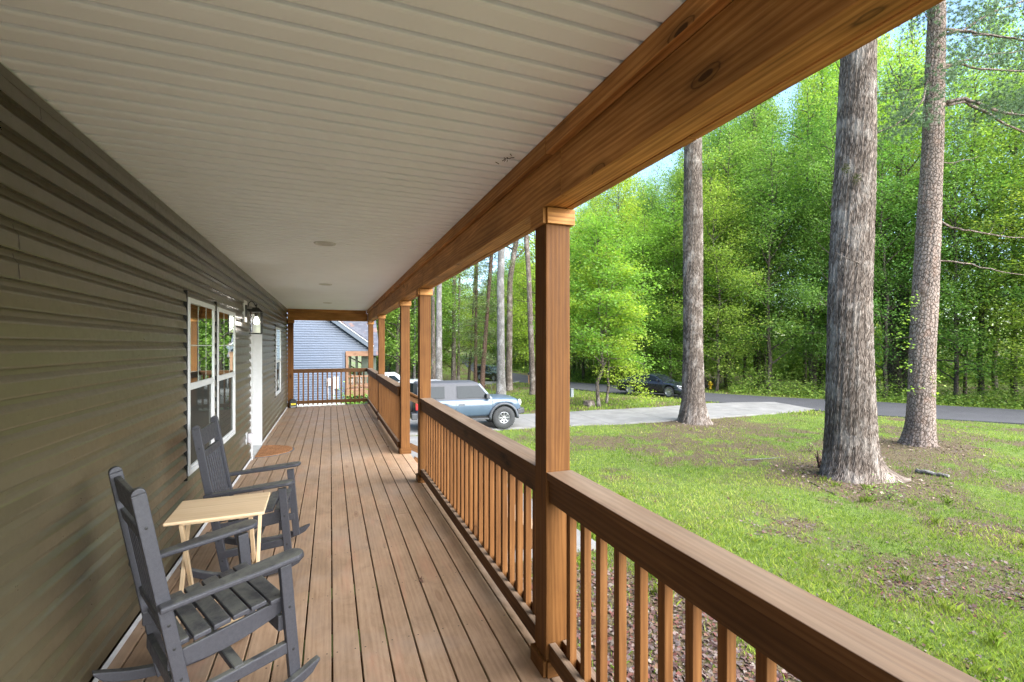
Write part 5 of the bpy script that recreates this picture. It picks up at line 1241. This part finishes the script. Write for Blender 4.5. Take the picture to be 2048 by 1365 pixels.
for (x,y,d_,path,w_,lab,sd) in [(951,775,38,[(951,740),(952,640),(954,480)],7,'reddish barked cedar with feathery dark foliage, left one of the pair',31),(964,783,35,[(966,740),(975,620),(985,480)],9,'reddish barked leaning cedar with feathery dark foliage, right one of the pair',32)]:
    e,pts,rad=simple_trunk(x,y,d_,path,w_,'cedar_tree',lab,M['red_bark'],sd,top=13)
    rg=random.Random(sd); mb=MB(); cs=[]
    for k in range(44):
        z=2.6+9.6*k/44; i=next((i for i in range(len(pts)-1) if pts[i].z<=z<=pts[i+1].z),len(pts)-2); b=pts[i].lerp(pts[i+1],(z-pts[i].z)/(pts[i+1].z-pts[i].z)); az=k*2.4; lp,_=limb(mb,b,Vector((math.cos(az),math.sin(az),rg.uniform(-.1,.3))),rg.uniform(1.2,2.6)*(1-.4*k/44),.022,4,.05,.12,6,rg); cs+=lp[2:]
    mb.build('limbs',M['red_bark'],e,fix=False); crown_cluster(e,cs,11000,.10,M['needle'],(.25,.25,.15),seed=sd)
simple_trunk(748,770,27,[(748,720),(748,640)],6,'slim_tree','pale slender trunk seen between the two farthest porch posts',M['pale_bark'],33,top=11)
simple_trunk(829,770,36,[(829,740),(830,640),(829,560)],4.5,'slim_tree','pale slender trunk framed between the second and third porch posts',M['pale_bark'],34,top=14)
# bright young maples right of the near post
MAP=[deciduous(71,11.5,3.3,.16,38,19000,.15,'m0',M['leaf2'],r0=.11,twigs=6,bark_m='oak'),deciduous(72,10,2.8,.20,32,15000,.14,'m1',M['leaf2'],r0=.085,twigs=6,bark_m='oak')]
p=hit(1200,813); place_tree(MAP[0],(p.x,p.y,p.z),1.1,(1.0,1.0),'bright yellow green young maple with straight trunk near the driveway, left of the black sedan',name='maple_sapling')
p=hit(1212,808); o=place_tree(MAP[1],(p.x,p.y,p.z),2.6,(.95,.95),'slender leaning maple sapling just right of the straight one, drooping leaves towards the sedan',name='maple_sapling'); o.rotation_euler=(R(3),R(5),2.6)
ce=[px(x,y,25.2)-o.location for x,y in [(1245,735),(1262,745),(1275,760),(1280,775),(1290,790),(1250,720),(1240,700),(1265,725),(1300,795),(1225,750),(1205,740),(1235,760)]]
o.rotation_euler=(0,0,0); crown_cluster(o,ce,1500,.11,M['leaf2'],(.30,.30,.22),seed=90,name='low_spray'); 
# two farther bright trees filling the middle
for k,(x,d_,h_,lb) in enumerate([(1290,36,.98,'light green broad tree rising behind the black sedan'),(1340,38,1.05,'light green tree close left of the straight grey trunk, behind the sedan bonnet'),(1165,37,1.25,'light green tree immediately right of the nearest porch post, beyond the road edge'),(1085,40,1.3,'light green tree behind the nearest porch post'),(1230,40,1.45,'tall light green tree rising above the two maple saplings')]):
    p=at(x,d_)
    for q in range(12):
        if near_road(p.x,p.y,1.5): d_+=1.5; p=at(x,d_)
    place_tree(VAR[(1,4,0,4,1)[k]],(p.x,p.y,gzz(p.x,p.y)-.1),k*1.3,(.95,.82*h_),lb,name='roadside_tree',mat=M['leaf2'])
# dark leaning double trunk at the wood edge
p=hit(1798,778); 
for k,(dx,l) in enumerate([((1790,775),[(1778,640),(1765,560),(1750,440)]),((1812,772),[(1808,690),(1806,600),(1800,480)])]):
    e,pts,rad=trunk_px([dx]+l,36,[14,12,10,8],'leaning_tree',('thick dark leaning trunk at the wood edge between the massive trunk and the pine','upright dark trunk next to the thick leaning one, behind the pine')[k],M['twig'],.3,top=15,seed=60+k,n=16,step=.25)
    high_crown(e,pts,7,15,4.5,7000,M['leaf'],80+k,.17)
# ------------------------------------------------------------------ small woodland debris on the lawn
def log(p0,p1,r,name,label,mat,d0,cat='log'):
    a=hit(*p0); b=hit(*p1); a.z=gzz(a.x,a.y)+r*.8; b.z=gzz(b.x,b.y)+r*.8; mb=MB(); pts=[a.lerp(b,t_)+Vector((0,0,random.gauss(0,r*.2))) for t_ in np.linspace(0,1,9)]; o=a.copy()
    mb.tube([q-o for q in pts],[r*(1-.35*k/8) for k in range(9)],10); ob=mb.build(name,mat); ob.location=o; return tag(ob,label,cat)
log((1832,945),(1898,958),.055,'fallen_log','short pale fallen log lying in the grass right of the massive trunk',M['pale_bark'],12)
log((1490,922),(1570,916),.018,'fallen_branch','thin pale stick lying in the grass left of the massive trunk',M['pale_bark'],13,'branch')
log((1620,966),(1672,992),.018,'fallen_branch','crooked grey stick at the foot of the massive trunk',M['oak'],11,'branch')
log((1766,797),(1812,770),.05,'fallen_branch','pale fallen branch leaning beside the short grey post',M['pale_bark'],33,'branch')
h=hit(1178,813); mb=MB(); mb.tube([(0,0,-.05),(0,0,.30)],[.34,.27],18,squash=[[1+.12*math.sin(k*1.7) for k in range(18)]]*2); o=mb.build('tree_stump',M['oak']); o.location=h; tag(o,'low grey sawn tree stump beside the young maple','stump')
h=hit(1640,937); mb=MB()
for k in range(5): mb.beam((random.gauss(0,.05),random.gauss(0,.05),-.05),(random.gauss(-.02,.04),random.gauss(0,.04),random.uniform(.25,.55)),.09,.07,(0,1,0),w2=.008,t2=.008)
o=mb.build('broken_stump',M['red_bark']); o.location=h; tag(o,'splintered reddish brown stub left of the massive trunk base','stump')
mb=MB()
for k in range(8):
    a=2*math.pi*k/8+.3; pts=[Vector((math.cos(a)*r_,math.sin(a)*r_,.05-.05*r_+random.gauss(0,.015))) for r_ in np.linspace(.4,1.3,7)]; mb.tube(pts,[.06*(1-k2/7) for k2 in range(7)],6)
h=at(1386,21); o=mb.build('exposed_roots',M['oak']); o.location=(h.x,h.y,gzz(h.x,h.y)-.02); tag(o,'exposed roots round the base of the straight grey trunk','roots')

# ------------------------------------------------------------------ lawn
def lawn_pts(n, dmin, dmax, xlo=-260, xhi=3100, p=1.0):
    u=RNG.uniform(0,1,n); d_=dmin*(dmax/dmin)**(u**p); x=RNG.uniform(xlo,xhi,n); r_=(x-1024)*d_/F; return r_*CT+d_*ST, d_*CT-r_*ST, d_
def ok(x,y,m=0):
    k=~((x<1.22)&(y<13.6)&(y>-3))&~((x<.6)&(y>14))
    for P in POLYS: k&=~inside(P,x,y)
    k&=~((x>-9)&(x<3.2)&(y>21.8)&(y<31))
    return k
TR=[(px(1701,955,11.5),.9),(px(1386,845,21),1.15),(px(1839,890,15.3),.8)]
LIT=hit(1150,1180)
def bare(x,y):
    """0 grass .. 1 bare / leaf litter"""
    b=(fbm(x*.55,y*.55,2)-.50)*2.6+(fbm(x*2.6,y*2.6,8)-.5)*2.4
    for (p,r_) in TR: b=np.maximum(b,1.75-np.hypot(x-p.x,y-p.y)/r_*.75+(fbm(x*2,y*2,14)-.5)*1.4)
    q=hit(1790,900); b+= .9*np.exp(-(((x-q.x)/3.5)**2+((y-q.y)/1.0)**2))
    lf=np.exp(-(((x-2.35)/.85)**2+((y-4.0)/1.15)**2)); b=b+2.4*lf
    b+= .8*np.exp(-((x-3.6)/1.3)**2-((y-.8)/1.4)**2)
    return np.clip(b,0,1)
_go=bpy.data.objects['ground'].data; _ca=_go.color_attributes.new('Bare','FLOAT_COLOR','POINT'); _b=bare(GX.ravel(),GY.ravel()); _c=np.ones((len(_b),4),np.float32); _c[:,:3]=_b[:,None]; _ca.data.foreach_set('color',_c.reshape(-1))
def blades(name,label,n,dmin,dmax,h,w,mat,lean=.45,dens=lambda x,y:1-bare(x,y)*.93,p=1.0,hv=.5,tuft=0):
    x,y,d_=lawn_pts(n,dmin,dmax,p=p)
    if tuft:
        k=len(x)//tuft; xi=x[:k]; yi=y[:k]; di=d_[:k]; kk=ok(xi,yi)&(RNG.uniform(0,1,k)<dens(xi,yi)); xi,yi,di=xi[kk],yi[kk],di[kk]; k=len(xi)
        x=np.repeat(xi,tuft)+RNG.normal(0,.045,k*tuft); y=np.repeat(yi,tuft)+RNG.normal(0,.045,k*tuft); d_=np.repeat(di,tuft); keep=ok(x,y)
    else: keep=ok(x,y)&(RNG.uniform(0,1,n)<dens(x,y))
    x,y,d_=x[keep],y[keep],d_[keep]; N=len(x); z=gz(x,y)-.004; far_=np.clip(d_/6,1,3.2)
    hh=h*RNG.uniform(1-hv,1+hv,N)*(.65+.9*fbm(x*.7,y*.7,31))*far_**.25; a=RNG.uniform(0,6.28,N); ln=RNG.uniform(.1,1,N)*lean
    B=np.stack([x,y,z],-1); s_=np.stack([-np.sin(a),np.cos(a),np.zeros(N)],-1)*(w*far_*RNG.uniform(.7,1.3,N))[:,None]*.5; dr=np.stack([np.cos(a)*ln,np.sin(a)*ln,np.ones(N)],-1)
    mid=B+dr*(hh*.55)[:,None]; tip=B+np.stack([np.cos(a)*ln*1.9,np.sin(a)*ln*1.9,np.ones(N)*.92],-1)*hh[:,None]
    Q=np.stack([B-s_,B+s_,mid+s_*.8,tip,mid-s_*.8],1)
    cl=np.clip(fbm(x*.5,y*.5,17)*.9+RNG.normal(0,.17,N)-.05,0,1); o=link(name,quads_mesh(name,Q,np.repeat(cl[:,None],3,1)),None,[mat]); print(name,N); return tag(o,label,'grass',kind='stuff')
def grass_mat():
    t=NT('grass_blades'); at_=t.node('ShaderNodeAttribute', attribute_name='Col'); c=t.ramp(at_.outputs['Fac'],[(0.0,(.085,.155,.018)),(.4,(.19,.285,.03)),(.7,(.32,.385,.055)),(1.0,(.50,.46,.18))]); t.base(c); t.rough(.6); t.b.inputs['Specular IOR Level'].default_value=.25
    tr=t.node('ShaderNodeBsdfTranslucent'); t.l(c,tr.inputs[0]); mx=t.node('ShaderNodeMixShader'); mx.inputs[0].default_value=.4; t.l(t.b.outputs[0],mx.inputs[1]); t.l(tr.outputs[0],mx.inputs[2]); t.l(mx.outputs[0],t.out.inputs[0]); return t.m
M['grass']=grass_mat()
blades('lawn_grass','short patchy green lawn grass',440000,2.6,34,.042,.0046,M['grass'],p=1.05)
blades('tall_grass','taller clumps of bright grass near the porch and lawn edge',90000,2.4,11,.105,.0025,M['grass'],lean=.42,tuft=26,dens=lambda x,y:np.clip((fbm(x*.8,y*.8,44)-.60)*1.8,0,.22)+.75*np.exp(-((x-1.9)/.9)**2-((y-1.2)/1.3)**2)+.35*np.exp(-((x-5.2)/1.6)**2-((y-1.2)/1.6)**2))
blades('verge_grass','grassy verge along both sides of the road',110000,24,75,.085,.010,M['grass'],dens=lambda x,y:np.full(len(x),.8))
# leaf litter
def litter(name,label,n,dmin,dmax,size,cols,dens,flat=.35):
    x,y,d_=lawn_pts(n,dmin,dmax); keep=ok(x,y)&(RNG.uniform(0,1,n)<dens(x,y)); x,y,d_=x[keep],y[keep],d_[keep]; N=len(x); C=np.stack([x,y,gz(x,y)+RNG.uniform(.004,.022,N)],-1)
    Q=leaf_quads(C,size,RNG,flat,.75); Q[:,:,2]=np.maximum(Q[:,:,2],gz(Q[:,:,0],Q[:,:,1])+.002); cols=np.array(cols); ci=cols[RNG.integers(0,len(cols),N)]*RNG.uniform(.7,1.3,N)[:,None]
    t=NT(name+'_mat'); a_=t.node('ShaderNodeAttribute', attribute_name='Col'); t.l(a_.outputs['Color'],t.b.inputs['Base Color']); t.rough(.8); o=link(name,quads_mesh(name,Q,ci),None,[t.m]); print(name,N); return tag(o,label,'leaf litter',kind='stuff')
litter('leaf_litter','layer of reddish brown and grey dead leaves on the ground by the porch and on bare patches',190000,2.6,24,.048,[(.055,.023,.018),(.075,.037,.028),(.10,.066,.055),(.12,.095,.075),(.09,.026,.017),(.07,.05,.045),(.085,.04,.02)],lambda x,y:np.clip(bare(x,y)*.75+.03+.7*np.exp(-(((x-2.35)/.95)**2+((y-4.0)/1.3)**2)),0,1))
litter('bark_chips','woody bark chips round the tree bases',24000,9,26,.075,[(.16,.10,.07),(.26,.19,.14),(.10,.06,.04)],lambda x,y:np.clip(sum(np.clip(2.0-np.hypot(x-p.x,y-p.y)/r_*.85,0,1) for p,r_ in TR)*.9,0,1),.5)
litter('roadside_leaves','brown dead leaves scattered along the road edges',14000,24,60,.11,[(.25,.15,.09),(.36,.24,.15)],lambda x,y:np.clip((fbm(x*.9,y*.9,77)-.5)*1.6,0,.4))
# a few weeds
def shrub(loc,h,n,label,seed,name='shrub',mat='leaf2',size=.05,spread=.3):
    ng=np.random.default_rng(seed); e=empty(name,loc,0,label,'plant'); mb=MB(); cs=[]
    rg=random.Random(seed)
    for k in range(9):
        az=rg.uniform(0,6.28); lp,_=limb(mb,(0,0,0),Vector((math.cos(az)*.5,math.sin(az)*.5,1)),h*rg.uniform(.6,1),.008,4,0,.15,5,rg); cs+=lp[1:]
    mb.build('stem',M['twig'],e,fix=False); crown_cluster(e,cs,n,size,M[mat],(spread*.3,spread*.3,spread*.3),seed=seed,name='foliage')
u=wpx(715,800); shrub((u.x,NY-.9,gzz(u.x,NY-.9)),1.35,1400,'bright green bush in front of the neighbouring porch',3,size=.09,spread=.7)
p=hit(1778,1000); shrub((p.x,p.y,p.z),.22,260,'low bluish green weed right of the massive trunk',5,'weed','leaf',.045,.5)
p=hit(1620,905); shrub((p.x,p.y,p.z),.45,160,'thin leafy seedling beside the splintered stub',6,'weed','leaf',.04,.4)
